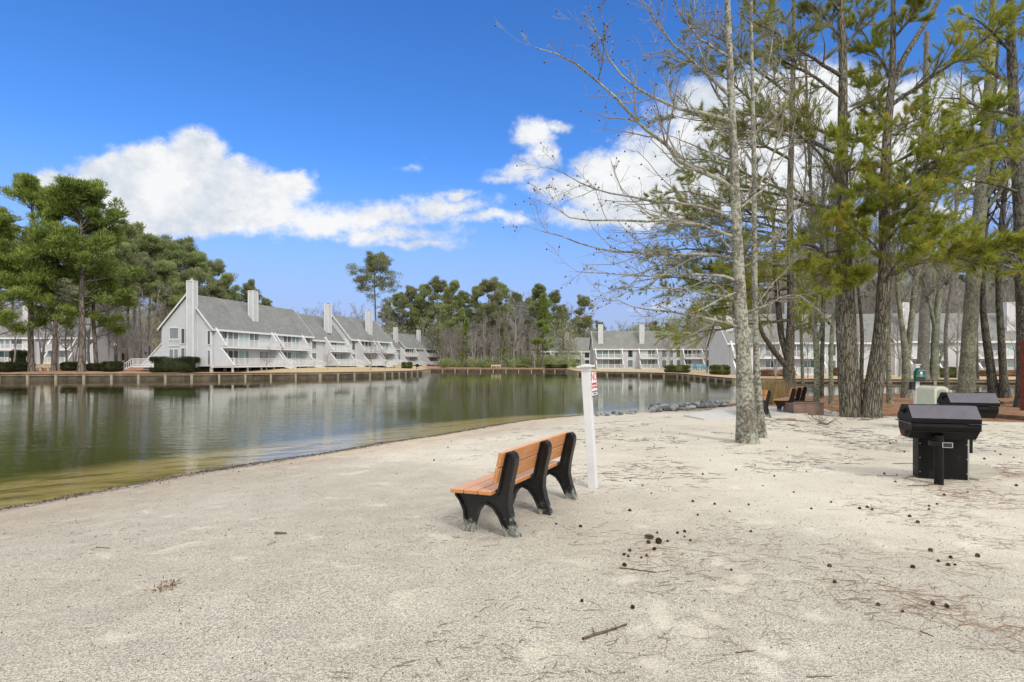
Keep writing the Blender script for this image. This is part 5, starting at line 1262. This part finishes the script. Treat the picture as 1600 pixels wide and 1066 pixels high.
    # white stone lawn ornament
    c = G(283, 580); t = empty('lawn_ornament', c, 0, 'white reclining stone figure on the grass in front of the clipped hedge', 'garden ornament')
    import bmesh
    bm = bmesh.new()
    for (x, yy, z, a, b_, c_) in ((.25, 0, .28, .75, .3, .28), (-.55, 0, .62, .28, .24, .3), (-.35, 0, .4, .35, .26, .35), (-.62, -.1, .14, .35, .12, .12), (.85, 0, .2, .3, .25, .2), (-.72, 0, .85, .1, .1, .16), (-.40, 0, .85, .1, .1, .16)):
        r_ = bmesh.ops.create_icosphere(bm, subdivisions=2, radius=1)
        for v in r_['verts']: v.co = Vector((x+v.co.x*a, yy+v.co.y*b_, z+v.co.z*c_))
    me = bpy.data.meshes.new('figure'); bm.to_mesh(me); bm.free(); me.materials.append(M['ornament']); o = bpy.data.objects.new('figure', me); COL.objects.link(o); o.parent = t
    rm = o.modifiers.new('r', 'REMESH'); rm.mode = 'VOXEL'; rm.voxel_size = .06
    t.scale = (1.25, 1.25, 1.1)
    MB().box(-.9, 1.1, -.3, .3, -.1, .06).build('plinth', 'ornament', t)
    # small dark kettle barbecue far away
    c = atY(652, 120); t = empty('kettle_barbecue', c, 0, 'small black covered barbecue on the lawn by the most distant block', 'barbecue')
    MB().cyl((0, 0, .5), (0, 0, .8), .3, .45).cyl((0, 0, .8), (0, 0, 1.1), .45, .2).build('kettle', 'black_metal', t); 
    for a in range(3): MB().bar((.35*math.cos(a*2.1), .35*math.sin(a*2.1), 0), (.15*math.cos(a*2.1), .15*math.sin(a*2.1), .55), .05).build('leg', 'black_metal', t)
    # branch pile on the sand
    c = G(1294, 664); g = Geo(); n_ = 16; r = np.random.default_rng(3)
    st = np.stack([r.normal(0, .12, n_), r.normal(0, .1, n_), np.full(n_, .01)], 1); a = np.where(r.random(n_) < .5, 0, np.pi)+r.normal(0, .6, n_)
    d = np.stack([np.cos(a), np.sin(a)*.7, r.uniform(.05, .5, n_)], 1)
    b, rr = grow(st, d, r.uniform(.35, .75, n_), np.full(n_, .007), 7, .12, .10, .3, r); b[..., 2] = np.abs(b[..., 2]); g.tubes(b, rr, 4)
    s = kids(b, rr, 3, .2, 1, .6, (.3, .5), .6, 0, r); b2, r2 = grow(*s, 3, .12, .0, .5, r); b2[..., 2] = np.abs(b2[..., 2]); g.tubes(b2, r2, 3)
    o = g.mesh('fallen_branch', 'stick'); o.location = c; tag(o, 'curly dead branch lying on the sand before the thick pine', 'branch')
def hedge(px0, px1, py0, py1, Y, label, mat, n_=5000, dep=1.4, round_=.5, base=None, name='hedge', leaf=.09):
    x0 = P(px0, 0, Y)[0]; x1 = P(px1, 0, Y)[0]; xc = (x0+x1)/2; z = ghs(xc, Y); zt = P(0, py0, Y)[2]-z
    r = np.random.default_rng(int(px0*3+py0)); w = (x1-x0)/2
    q = r.normal(0, 1, (n_, 3)); q = norm(q)
    e = 2/(2+6*(1-round_)); q = np.sign(q)*np.abs(q)**e*np.array([w, dep/2, zt/2]); q[:, 2] += zt/2
    q *= r.uniform(.88, 1.05, (n_, 1)); q[:, 2] = np.maximum(q[:, 2], .02)
    g = Geo(); g.leaves(q, leaf, r, .3, .8); o = empty(name, (xc, Y, z), 0, label, name)
    g.mesh('foliage', mat, o)
    # woody inside, smaller than the leaf shell
    mb = MB(); s_ = .86
    k = 12; ring = []
    for j in range(6):
        ph = -math.pi/2+math.pi*j/5
        for i in range(k):
            a = 2*math.pi*i/k; v = np.array([math.cos(ph)*math.cos(a), math.cos(ph)*math.sin(a), math.sin(ph)]); v = np.sign(v)*np.abs(v)**e*np.array([w, dep/2, zt/2])*s_; ring.append((v[0], v[1], v[2]+zt/2))
    mb.add(ring, [(j*k+i, j*k+(i+1) % k, (j+1)*k+(i+1) % k, (j+1)*k+i) for j in range(5) for i in range(k)]); mb.build('stems', mat, o, smooth=True)
    return o
def add_hedges():
    hedge(240, 307, 558, 577, 73.5+1.6, 'dark clipped box hedge in front of the gable end', 'hedge_leaf', 16000, 2.2, .12)
    hedge(852, 886, 570, 580, 139, 'flat dark hedge on the bank before the small block', 'hedge_leaf', 5000, 2, .2, leaf=.14)
    hedge(1040, 1076, 571, 586, 92, 'yellow-topped rounded hedge by the spreading leafless tree', 'bush_leaf', 6000, 3, .6, leaf=.13)
    hedge(1111, 1138, 571, 585, 82, 'round dark green bush at the corner of the large row', 'bush_leaf', 5000, 2.4, .6, leaf=.13)
    for i, (a, b, c, Y, lab) in enumerate([(0, 24, 566, 74, 'low dark shrub under the deck rail, farthest from the tan bench'), (22, 44, 567, 75, 'low dark shrub before the grey pine trunk'), (100, 122, 566, 77, 'small dark shrub between two pine trunks'), (140, 165, 568, 77, 'dark shrub beside the leaning pine trunk'), (163, 188, 565, 76, 'largest rounded dark shrub on the straw bank'),
                                      (20, 38, 547, 92, 'tall dark arching shrub by the deck stairs')]):
        hedge(a, b, c, 577, Y, lab, 'hedge_leaf', 4000, 2, .7, name='shrub', leaf=.12)
    for px0, px1, y0, Y, lab in ((1448, 1500, 574, 74, 'leafy green shrub on the lawn seen above the rear grill'), (1522, 1600, 579, 80, 'long russet shrub bed below the deck rail beyond the dark trunks'), (1300, 1312, 575, 84, 'russet shrub at the corner of the large row'), (628, 644, 566, 125, 'low bush beside the most distant block'), (1186, 1240, 578, 80, 'low straw-coloured shrub bed below the deck rail')):
        hedge(px0, px1, y0, 580, Y, lab, 'bush_leaf' if 'russet' not in lab and 'straw' not in lab else 'straw', 5000, 1.6, .6, name='shrub', leaf=.12)
    # evergreen undergrowth of the woods: nobody could count it
    r = np.random.default_rng(9); g = Geo(); n_ = 110
    px = r.uniform(690, 905, n_); Y = r.uniform(139, 165, n_); x = (px-CX)/F*Y; hh = r.uniform(.8, 4.2, n_)*np.where(px > 780, 1, .8)
    q = norm(r.normal(0, 1, (n_, 420, 3)))*r.uniform(.6, 1, (n_, 420, 1))*np.stack([hh*.55, hh*.5, hh*.5], 1)[:, None]
    pos = (q+np.stack([x, Y, hh*.5+.25], 1)[:, None]).reshape(-1, 3); g.leaves(pos, .30, r, .4, .5)
    o = g.mesh('undergrowth', 'far_needle'); tag(o, 'evergreen undergrowth at the foot of the distant woods', 'undergrowth', kind='stuff')

def add_rocks():
    import bmesh
    protos = []
    for k in range(4):
        bm = bmesh.new(); bmesh.ops.create_icosphere(bm, subdivisions=2, radius=1)
        r = random.Random(k)
        ax = [Vector((r.gauss(0, 1), r.gauss(0, 1), r.gauss(0, 1))).normalized() for _ in range(9)]; dd = [r.uniform(.55, .85) for _ in ax]
        for v in bm.verts:
            for a, d in zip(ax, dd):
                h = v.co.dot(a)
                if h > d: v.co -= a*(h-d)
            v.co *= r.uniform(.97, 1.03)
        me = bpy.data.meshes.new('riprap_stone'); bm.to_mesh(me); bm.free(); me.materials.append(M['stone']); protos.append(me)
    pts = []
    r = random.Random(4)
    line = [(938, 645.5), (965, 643), (985, 641)]
    for i in range(22):
        u = r.random(); px = 930+u*62; py = 650.5-u*4+r.uniform(-1.2, 1.2); pts.append((px, py, r.uniform(.07, .13)))
    for i in range(190):
        u = r.random(); px = 1018+u*118; py = 643.5-u*9.5+r.uniform(-2.6, 1.6); pts.append((px, py, r.uniform(.07, .19)))
    for i, (px, py, s) in enumerate(pts):
        g = G(px, py); o = bpy.data.objects.new('riprap_stone', protos[i % 4]); COL.objects.link(o)
        o.location = (g[0], g[1], max(g[2], WZ-.05)+s*.25+ (r.random()*.10 if i > 22 else 0)); o.scale = (s*r.uniform(.8, 1.3), s*r.uniform(.7, 1.2), s*r.uniform(.5, .85)); o.rotation_euler = (r.uniform(-.4, .4), r.uniform(-.4, .4), r.uniform(0, 6))
        tag(o, 'grey riprap stone in the small scatter behind the white post' if i < 22 else 'grey riprap stone in the long bank leading to the slab', 'stone', 'riprap stones at the small scatter' if i < 22 else 'riprap stones in the long bank')

def cone_mesh(mat, L=.055, W=.026, seed=0, n_=70):
    r = np.random.default_rng(seed); V = []; Fq = []
    for i in range(n_):
        u = (i+.5)/n_; th = i*2.39996; rr = W*math.sin(math.pi*(.12+.82*u))**.7; z = (u-.5)*L
        c = np.array([rr*.45*math.cos(th), rr*.45*math.sin(th), z]); o_ = np.array([math.cos(th), math.sin(th), .25]); o_ /= np.linalg.norm(o_); s_ = np.array([-math.sin(th), math.cos(th), 0]); up = np.array([0, 0, 1.])
        w = W*.42*(.5+rr/W*.6); tip = c+o_*rr*.75
        b = len(V); V += [c-s_*w*.4, c+s_*w*.4, tip+s_*w*.6, tip-s_*w*.6, tip+s_*w*.6+up*.003, tip-s_*w*.6+up*.003, tip+o_*.004+up*.004]
        Fq += [(b, b+1, b+2, b+3), (b+3, b+2, b+4, b+5), (b+5, b+4, b+6, b+6)]
    me = bpy.data.meshes.new('pine_cone'); 
    me.from_pydata([tuple(v) for v in V], [], [tuple(dict.fromkeys(f)) for f in Fq]); me.materials.append(M[mat]); return me
def add_litter():
    cm = [cone_mesh('cone_scale', .058, .030, 1), cone_mesh('cone_brown', .062, .031, 2), cone_mesh('cone_scale', .05, .03, 3)]
    long_ = cone_mesh('cone_scale', .10, .030, 4, 110)
    groups = {
     'dark pine cone in the loose ring in front of the bench end': [(975, 868), (982, 871), (984, 862), (1002, 873), (1011, 870), (1013, 850), (1027, 834), (1022, 860), (1059, 834), (1070, 832), (1070, 840), (1079, 846), (1043, 847), (976, 885)],
     'dark pine cone among the rust-coloured needles': [(1372, 947), (1457, 946), (1479, 950), (1410, 957), (1454, 862), (1485, 873), (1426, 888), (1481, 885), (1466, 879), (1527, 871), (1492, 884)],
     'dark pine cone alone on the bare sand': [(909, 941), (988, 951), (1143, 892), (1296, 886), (1304, 911), (907, 824), (1083, 785), (1090, 806), (1173, 832), (984, 799), (1117, 789)],
     'dark pine cone on the sand below the grills': [(1343, 796), (1355, 794), (1363, 798), (1299, 786), (1452, 792), (1464, 789), (1421, 808), (1434, 817), (1452, 797), (1268, 796), (1399, 754), (1382, 741), (1401, 743), (1413, 707), (1375, 690), (1391, 694), (1400, 690), (1538, 718), (1555, 706), (1563, 711), (1584, 716), (1512, 770), (1475, 775), (1588, 760)],
     'small dark cone in the stretch between white post and lichen tree': [(952, 672), (945, 668), (963, 681), (1033, 671), (1035, 676), (1025, 680), (1053, 687), (1062, 678), (1072, 678), (1084, 671), (1091, 687), (1098, 673), (1143, 682), (1143, 678), (1061, 693), (1022, 699), (1057, 700), (957, 700), (1040, 714), (915, 698), (985, 752), (1004, 760), (1036, 740), (962, 697), (941, 702), (1110, 720), (1128, 712), (1150, 735), (1180, 728), (1210, 745), (1192, 760), (1098, 742), (1232, 722), (1260, 738), (1240, 770), (1170, 790), (1140, 800), (1205, 690), (1230, 700)],
     'small dark cone lying near the orange-slatted bench': [(955, 741), (1018, 772), (869, 820), (700, 700), (678, 720), (705, 690)],
     'small dark cone at the wet edge of the sand': [(373, 738), (365, 737), (455, 725), (264, 754), (250, 756), (530, 700), (700, 655), (745, 660), (790, 657)],
    }
    r = random.Random(8); ex = 0
    first = set()
    for lab, pts in groups.items():
        for (px, py) in pts:
            k = r.randrange(3); g = G(px, py); o = bpy.data.objects.new('pine_cone', cm[k]); COL.objects.link(o)
            s = r.uniform(.30, .52)*(.85 if 'small' in lab else 1); o.location = (g[0], g[1], g[2]+.020*s); o.scale = (s, s, s); o.rotation_euler = (r.uniform(1.0, 2.1), r.uniform(-.5, .5), r.uniform(0, 6.3))
            tag(o, lab, 'pine cone', 'pine cones: '+lab[:46])
    for (px, py, rz, lab) in ((1014, 842, 1.2, 'long open pine cone, the slimmer of the two in the ring before the bench'), (1029, 849, .1, 'plump pale-tipped pine cone in the ring before the bench')):
        g = G(px, py); o = bpy.data.objects.new('pine_cone', long_); COL.objects.link(o); o.location = (g[0], g[1], g[2]+.022); o.scale = (.62, .62, .85); o.rotation_euler = (math.pi/2, 0, rz); tag(o, lab, 'pine cone')
        if 'plump' in lab: o.scale = (.75, .75, .7)
    # sticks
    def stick(px0, py0, px1, py1, rad, lab, side=3, seed=0, mat='stick'):
        a = np.array(G(px0, py0)); b = np.array(G(px1, py1)); rr = np.random.default_rng(seed); n_ = 9
        p = a+(b-a)*np.linspace(0, 1, n_)[:, None]; L = np.linalg.norm(b-a); p[1:-1] += rr.normal(0, .02*L, (n_-2, 3))
        p[:, 2] = [ghs(q[0], q[1])+rad*.9 for q in p]; g = Geo(); g.tubes((p-a)[None], (rad*np.linspace(1, .6, n_))[None]*rr.uniform(.85, 1.15, (1, n_)), 7)
        if side:
            s = kids((p-a)[None], (rad*np.linspace(1, .5, n_))[None], side, .2, .9, .8, (.12, .3), .5, .9, rr); b2, r2 = grow(*s, 3, .12, 0, .5, rr); b2[..., 2] = b2[..., 2]*.4+.004; g.tubes(b2, r2, 5)
        o = g.mesh('stick', mat, smooth=True); o.location = tuple(a); tag(o, lab, 'stick')
    stick(911, 1001, 979, 979, .009, 'thickest rough dead stick lying on the sand in the foreground', 5, 1)
    stick(968, 889, 1026, 896, .006, 'thin straight stick below the ring of cones', 3, 2)
    stick(1438, 987, 1458, 996, .004, 'short dark twig beside the rust-coloured needles', 0, 3)
    stick(1150, 1021, 1182, 1018, .004, 'crooked dark twig by the smooth footprints', 1, 4)
    stick(1395, 725, 1437, 724, .006, 'bent twig lying beside the cabinet grill', 2, 5)
    stick(1232, 664, 1248, 667, .012, 'short stick on the sand before the slab', 0, 6)
    stick(150, 856, 172, 857, .005, 'short dark stick on the pitted sand near the shore', 0, 7)
    stick(1260, 1060, 1300, 1058, .004, 'pale thin twig at the very bottom of the sand', 0, 8)
    stick(1418, 760, 1475, 758, .006, 'long thin stick running to the pedestal of the front grill', 2, 9)
    # bark chip
    g = G(438, 835); o = MB().prism([(-.055, -.012), (.05, -.016), (.058, .010), (-.05, .016)], 'z', 0, .018).build('bark_chip', 'stick', bevel=.004); o.location = g; o.rotation_euler = (.05, .1, .15); tag(o, 'flat dark bark chip alone on the pitted sand', 'bark chip')
    # tuft of dead leaves
    g = G(262, 918); q = Geo(); r2 = np.random.default_rng(2); pp = r2.normal(0, .045, (60, 3)); pp[:, 2] = np.abs(pp[:, 2])*.3; pp[:, 1] *= 1.6; q.leaves(pp, .05, r2, .1, .22); o = q.mesh('dead_leaf_tuft', 'straw'); o.location = g; tag(o, 'small tuft of dead brown leaves on the pitted sand', 'leaf tuft')
    # pine straw scattered over the sand: uncountable
    r3 = np.random.default_rng(12); ds = Geo(); st = Geo()
    def scatter(geo, n_, x0, x1, y0, y1, l, w, clump=True, cen=None, sd=.25):
        if cen is not None: x = cen[0]+r3.normal(0, sd, n_); y = cen[1]+r3.normal(0, sd*1.2, n_)
        else: x = r3.uniform(x0, x1, n_); y = y0+(y1-y0)*r3.uniform(0, 1, n_)**1.3
        if clump and cen is None:
            k = vnoise(x*.9+3, y*.9) + .5*vnoise(x*3, y*3+5) > .82; x = x[k]; y = y[k]
        z, dn, df, ins = gh(x, y, full=True); k = ~ins; x = x[k]; y = y[k]; z = z[k]; n_ = len(x)
        a = r3.normal(.1, .7, n_); ll = l*r3.uniform(.4, 1.2, n_); a2 = a+r3.normal(0, .25, n_)
        p0 = np.stack([x, y, z+.004], 1); p1 = p0+np.stack([np.cos(a)*ll/2, np.sin(a)*ll/2, r3.uniform(0, .008, n_)], 1); p2 = p1+np.stack([np.cos(a2)*ll/2, np.sin(a2)*ll/2, r3.uniform(-.006, .004, n_)], 1)
        p1[:, 2] = gh(p1[:, 0], p1[:, 1])+.006; p2[:, 2] = gh(p2[:, 0], p2[:, 1])+.004
        geo.tubes(np.stack([p0, p1, p2], 1), np.full((n_, 3), w)*np.array([1, .9, .5]), 3)
    scatter(st, 2600, .5, 9.5, 2.4, 14, .16, .0013)
    scatter(st, 2600, 3.2, 10, 2.6, 9, .20, .0014)
    scatter(ds, 3600, -1, 10.5, 2.4, 15, .12, .0018)
    scatter(ds, 1600, -7, 4, 2.4, 12, .06, .0016)
    scatter(ds, 2600, 0, 14, 8, 17, .20, .003)
    scatter(st, 7000, 6, 30, 16, 34, .28, .006)
    scatter(ds, 2500, 6, 30, 16, 32, .22, .006)
    for c, n_ in (((1385, 940), 90), (1440, 945) and ((1450, 948), 150), ((1020, 865), 90), ((1365, 800), 80), ((1130, 1010), 50), ((1480, 880), 70), ((1580, 742), 260), ((1490, 775), 160), ((1545, 770), 120), ((1180, 880), 40), ((1320, 870), 40), ((1560, 990), 90)):
        scatter(st, int(n_*.55), 0, 0, 0, 0, .20, .0016, cen=G(*c), sd=.22)
    for px0, px1, py, n_ in ((900, 1400, 700, 300), (1300, 1600, 690, 400), (950, 1330, 668, 250)):
        a = G(px0, py); b = G(px1, py); scatter(ds, n_, a[0], b[0], a[1]-2, a[1]+2, .22, .0035)
    o = st.mesh('pine_needle_litter', 'straw'); tag(o, 'rust-brown pine needles scattered over the sand', 'needle litter', kind='stuff')
    o = ds.mesh('dark_twig_litter', 'dark_debris'); tag(o, 'dark scraps of twig scattered over the sand', 'litter', kind='stuff')
    # pebbles and crumbs
    n_ = 9000; x = r3.uniform(-6, 9.5, n_); y = 2.3+13*r3.uniform(0, 1, n_)**1.4; z, dn, df, ins = gh(x, y, full=True); k = ~ins; x, y, z = x[k], y[k], z[k]; n_ = len(x); q = Geo()
    # more along the wash line
    m_ = 9000; t_ = r3.uniform(0, 1, m_); seg = r3.integers(1, 12, m_); ax_ = NEAR[seg]+(NEAR[seg+1]-NEAR[seg])*t_[:, None]; nrm = norm(np.stack([(NEAR[seg+1]-NEAR[seg])[:, 1], -(NEAR[seg+1]-NEAR[seg])[:, 0]], 1)); ax_ = ax_+nrm*np.abs(r3.normal(.16, .30, m_))[:, None]
    x = np.concatenate([x, ax_[:, 0]]); y = np.concatenate([y, ax_[:, 1]]); z = gh(x, y); q.leaves(np.stack([x, y, z+.002], 1), np.concatenate([np.full(n_, .014), np.full(m_, .030)])[:, None], r3, .2, .6)
    o = q.mesh('sand_crumbs', 'dark_debris'); tag(o, 'dark crumbs of bark and cone scales strewn on the sand', 'debris', kind='stuff')

# ------------------------------------------------------------------ sky, sun, camera
SUN_EL, SUN_AZ = math.radians(42), math.radians(150)   # azimuth clockwise from +Y: behind the camera, to its right
def add_world():
    w = bpy.data.worlds.new('World'); S.world = w; w.use_nodes = True; nt = w.node_tree; nt.nodes.clear(); n = N(nt)
    out = n.n('ShaderNodeOutputWorld'); bg = n.n('ShaderNodeBackground'); bg.inputs['Strength'].default_value = .1; n.l(bg.outputs[0], out.inputs[0])
    sky = n.n('ShaderNodeTexSky', sky_type='NISHITA'); sky.sun_disc = False; sky.sun_elevation = SUN_EL; sky.sun_rotation = SUN_AZ
    sky.air_density = 1.0; sky.dust_density = .3; sky.ozone_density = 2.5
    tc = n.coord('Generated'); sp = n.n('ShaderNodeSeparateXYZ'); n.l(tc, sp.inputs[0]); X, Y, Z = sp.outputs
    hsv = n.n('ShaderNodeHueSaturation'); hsv.inputs['Saturation'].default_value = 1.25; hsv.inputs['Value'].default_value = 1.0
    n.l(sky.outputs[0], hsv.inputs['Color'])
    skyc = n.mix(1.0, hsv.outputs[0], SKYTINT, 'MULTIPLY')
    Ym = n.math('MAXIMUM', Y, .05)
    u = n.math('DIVIDE', X, Ym); v = n.math('DIVIDE', Z, Ym)
    cb = n.n('ShaderNodeCombineXYZ'); n.l(u, cb.inputs[0]); n.l(v, cb.inputs[1]); uv = cb.outputs[0]
    # warp
    nz = n.n('ShaderNodeTexNoise'); nz.inputs['Scale'].default_value = 9; nz.inputs['Detail'].default_value = 6; nz.inputs['Roughness'].default_value = .6; n.l(uv, nz.inputs['Vector'])
    sub = n.n('ShaderNodeVectorMath', operation='SUBTRACT'); n.l(nz.outputs['Color'], sub.inputs[0]); sub.inputs[1].default_value = (.5, .5, .5)
    scl = n.n('ShaderNodeVectorMath', operation='SCALE'); n.l(sub.outputs[0], scl.inputs[0]); scl.inputs['Scale'].default_value = .075
    wp = n.n('ShaderNodeVectorMath', operation='ADD'); n.l(uv, wp.inputs[0]); n.l(scl.outputs[0], wp.inputs[1])
    B = [(305, 238, 62, 42, 1), (250, 255, 90, 42, 1), (185, 272, 80, 34, 1), (125, 290, 60, 20, 1), (350, 272, 70, 38, 1), (280, 300, 170, 58, 1), (400, 300, 75, 34, 1), (440, 292, 55, 24, .9), (230, 335, 110, 40, 1), (370, 335, 120, 34, .9), (500, 342, 120, 32, .66), (590, 335, 100, 28, .62), (690, 322, 100, 24, .58), (600, 364, 130, 22, .52), (770, 342, 105, 12, .52), (650, 380, 85, 12, .5), (720, 302, 34, 14, .6),
         (835, 214, 34, 24, .8), (866, 202, 24, 12, .65), (812, 262, 56, 20, .62), (785, 272, 40, 14, .5), (850, 240, 30, 24, .5), (92, 292, 66, 24, 1), (900, 290, 80, 28, .8), (960, 268, 70, 38, .95), (1000, 300, 120, 55, 1), (1060, 250, 95, 65, 1), (1130, 190, 110, 75, 1), (1200, 160, 100, 62, 1), (1265, 145, 95, 55, 1), (1320, 180, 130, 75, 1), (1200, 270, 170, 80, 1), (1380, 240, 130, 50, .8), (1000, 335, 170, 22, .8), (1480, 160, 120, 45, .9), (1560, 290, 70, 22, .8), (650, 255, 40, 10, .25), (1450, 330, 160, 20, .6), (1050, 480, 120, 10, .3), (60, 395, 90, 10, .5), (700, 50, 40, 6, .08)]
    dens = None
    for (px, py, rx, ry, wt) in B:
        s1 = n.n('ShaderNodeVectorMath', operation='SUBTRACT'); n.l(wp.outputs[0], s1.inputs[0]); s1.inputs[1].default_value = ((px-CX)/F, (HY-py)/F, 0)
        s2 = n.n('ShaderNodeVectorMath', operation='MULTIPLY'); n.l(s1.outputs[0], s2.inputs[0]); s2.inputs[1].default_value = (F/rx/1.35, F/ry/1.35, 0)
        ln = n.n('ShaderNodeVectorMath', operation='LENGTH'); n.l(s2.outputs[0], ln.inputs[0])
        d = n.math('MULTIPLY', n.math('SUBTRACT', 1.0, ln.outputs['Value'], clamp=True), wt)
        dens = d if dens is None else n.math('MAXIMUM', dens, d)
    fb = n.noise(uv, 16, 8, .62); fb2 = n.noise(n.coord('Generated', scale=(1, 1, 2.2)), 6, 6, .6)
    fb3 = n.noise(n.coord('Generated', scale=(1, 1, 1.6)), 42, 6, .65)
    dd = n.math('ADD', n.math('ADD', dens, n.math('MULTIPLY', n.math('SUBTRACT', fb, .5), .62)), n.math('MULTIPLY', n.math('SUBTRACT', fb3, .5), .38))
    front = n.math('MULTIPLY', n.sstep(dd, .10, .52), n.sstep(Y, .15, .3))
    front = n.math('MULTIPLY', front, n.sstep(dens, .0, .08))
    # unseen cloud added behind and above the camera as white fill light
    cov = n.math('MAXIMUM', n.sstep(Z, .60, .78), n.sstep(Y, .45, .0))
    rest = n.math('MULTIPLY', cov, n.sstep(n.math('ADD', fb2, n.math('MULTIPLY', cov, .25)), .42, .62))
    alpha = n.math('MAXIMUM', front, rest)
    # cloud brightness: thick middles and undersides greyer
    shade = n.noise(uv, 7, 5, .55)
    cl = n.ramp(n.math('ADD', n.math('MULTIPLY', shade, .7), n.math('MULTIPLY', fb3, .3)), [(.38, (.66, .73, .83)), (.56, (.98, .99, 1.0))])
    clr = n.mix(1.0, cl, (6.3, 6.3, 6.3), 'MULTIPLY')
    low = n.math('MULTIPLY', n.sstep(Z, .34, .02), .88)
    skyc = n.mix(low, skyc, (2.4, 2.8, 4.7))
    fin = n.mix(front, skyc, clr)
    fin = n.mix(rest, fin, (9.6, 9.6, 9.4))
    below = n.sstep(Z, -.01, -.05)
    fin = n.mix(below, fin, (2.5, 2.2, 1.8))
    n.l(fin, bg.inputs[0])
    w.cycles.sampling_method = 'AUTOMATIC'
    sun = bpy.data.lights.new('sun', 'SUN'); sun.energy = SUN_E; sun.angle = math.radians(14); sun.color = (1, .96, .90)
    o = bpy.data.objects.new('sun', sun); COL.objects.link(o)
    dirv = Vector((math.sin(SUN_AZ)*math.cos(SUN_EL), math.cos(SUN_AZ)*math.cos(SUN_EL), math.sin(SUN_EL)))
    o.rotation_euler = dirv.to_track_quat('Z', 'Y').to_euler(); o.location = (0, -20, 40)
SKYTINT = (.8, 1.0, 1.35); CLOUD = 9.5; SUN_E = 1.4
def add_camera():
    c = bpy.data.cameras.new('camera'); o = bpy.data.objects.new('camera', c); COL.objects.link(o)
    c.sensor_width = 36; c.lens = 36*F/1600; c.shift_y = (HY-533)/1600; c.clip_end = 4000; c.clip_start = .05
    o.location = (0, 0, H); o.rotation_euler = (math.pi/2, 0, 0); S.camera = o
    S.view_settings.view_transform = 'Standard'; S.view_settings.look = 'None'; S.view_settings.exposure = EXPO; S.view_settings.gamma = 1
    S.cycles.max_bounces = 8; S.cycles.transparent_max_bounces = 16; S.cycles.diffuse_bounces = 3; S.cycles.glossy_bounces = 3
    S.cycles.use_adaptive_sampling = True; S.cycles.caustics_reflective = False; S.cycles.caustics_refractive = False
    S.cycles.use_denoising = True
EXPO = 0.6
import time
T0 = time.time()
for fn in (add_world, add_camera, add_ground, add_water, add_buildings, add_bulkheads, add_far_trees, add_near_trees, add_benches, add_post, add_grills, add_furniture, add_hedges, add_rocks, add_litter):
    fn(); print(fn.__name__, round(time.time()-T0, 1))
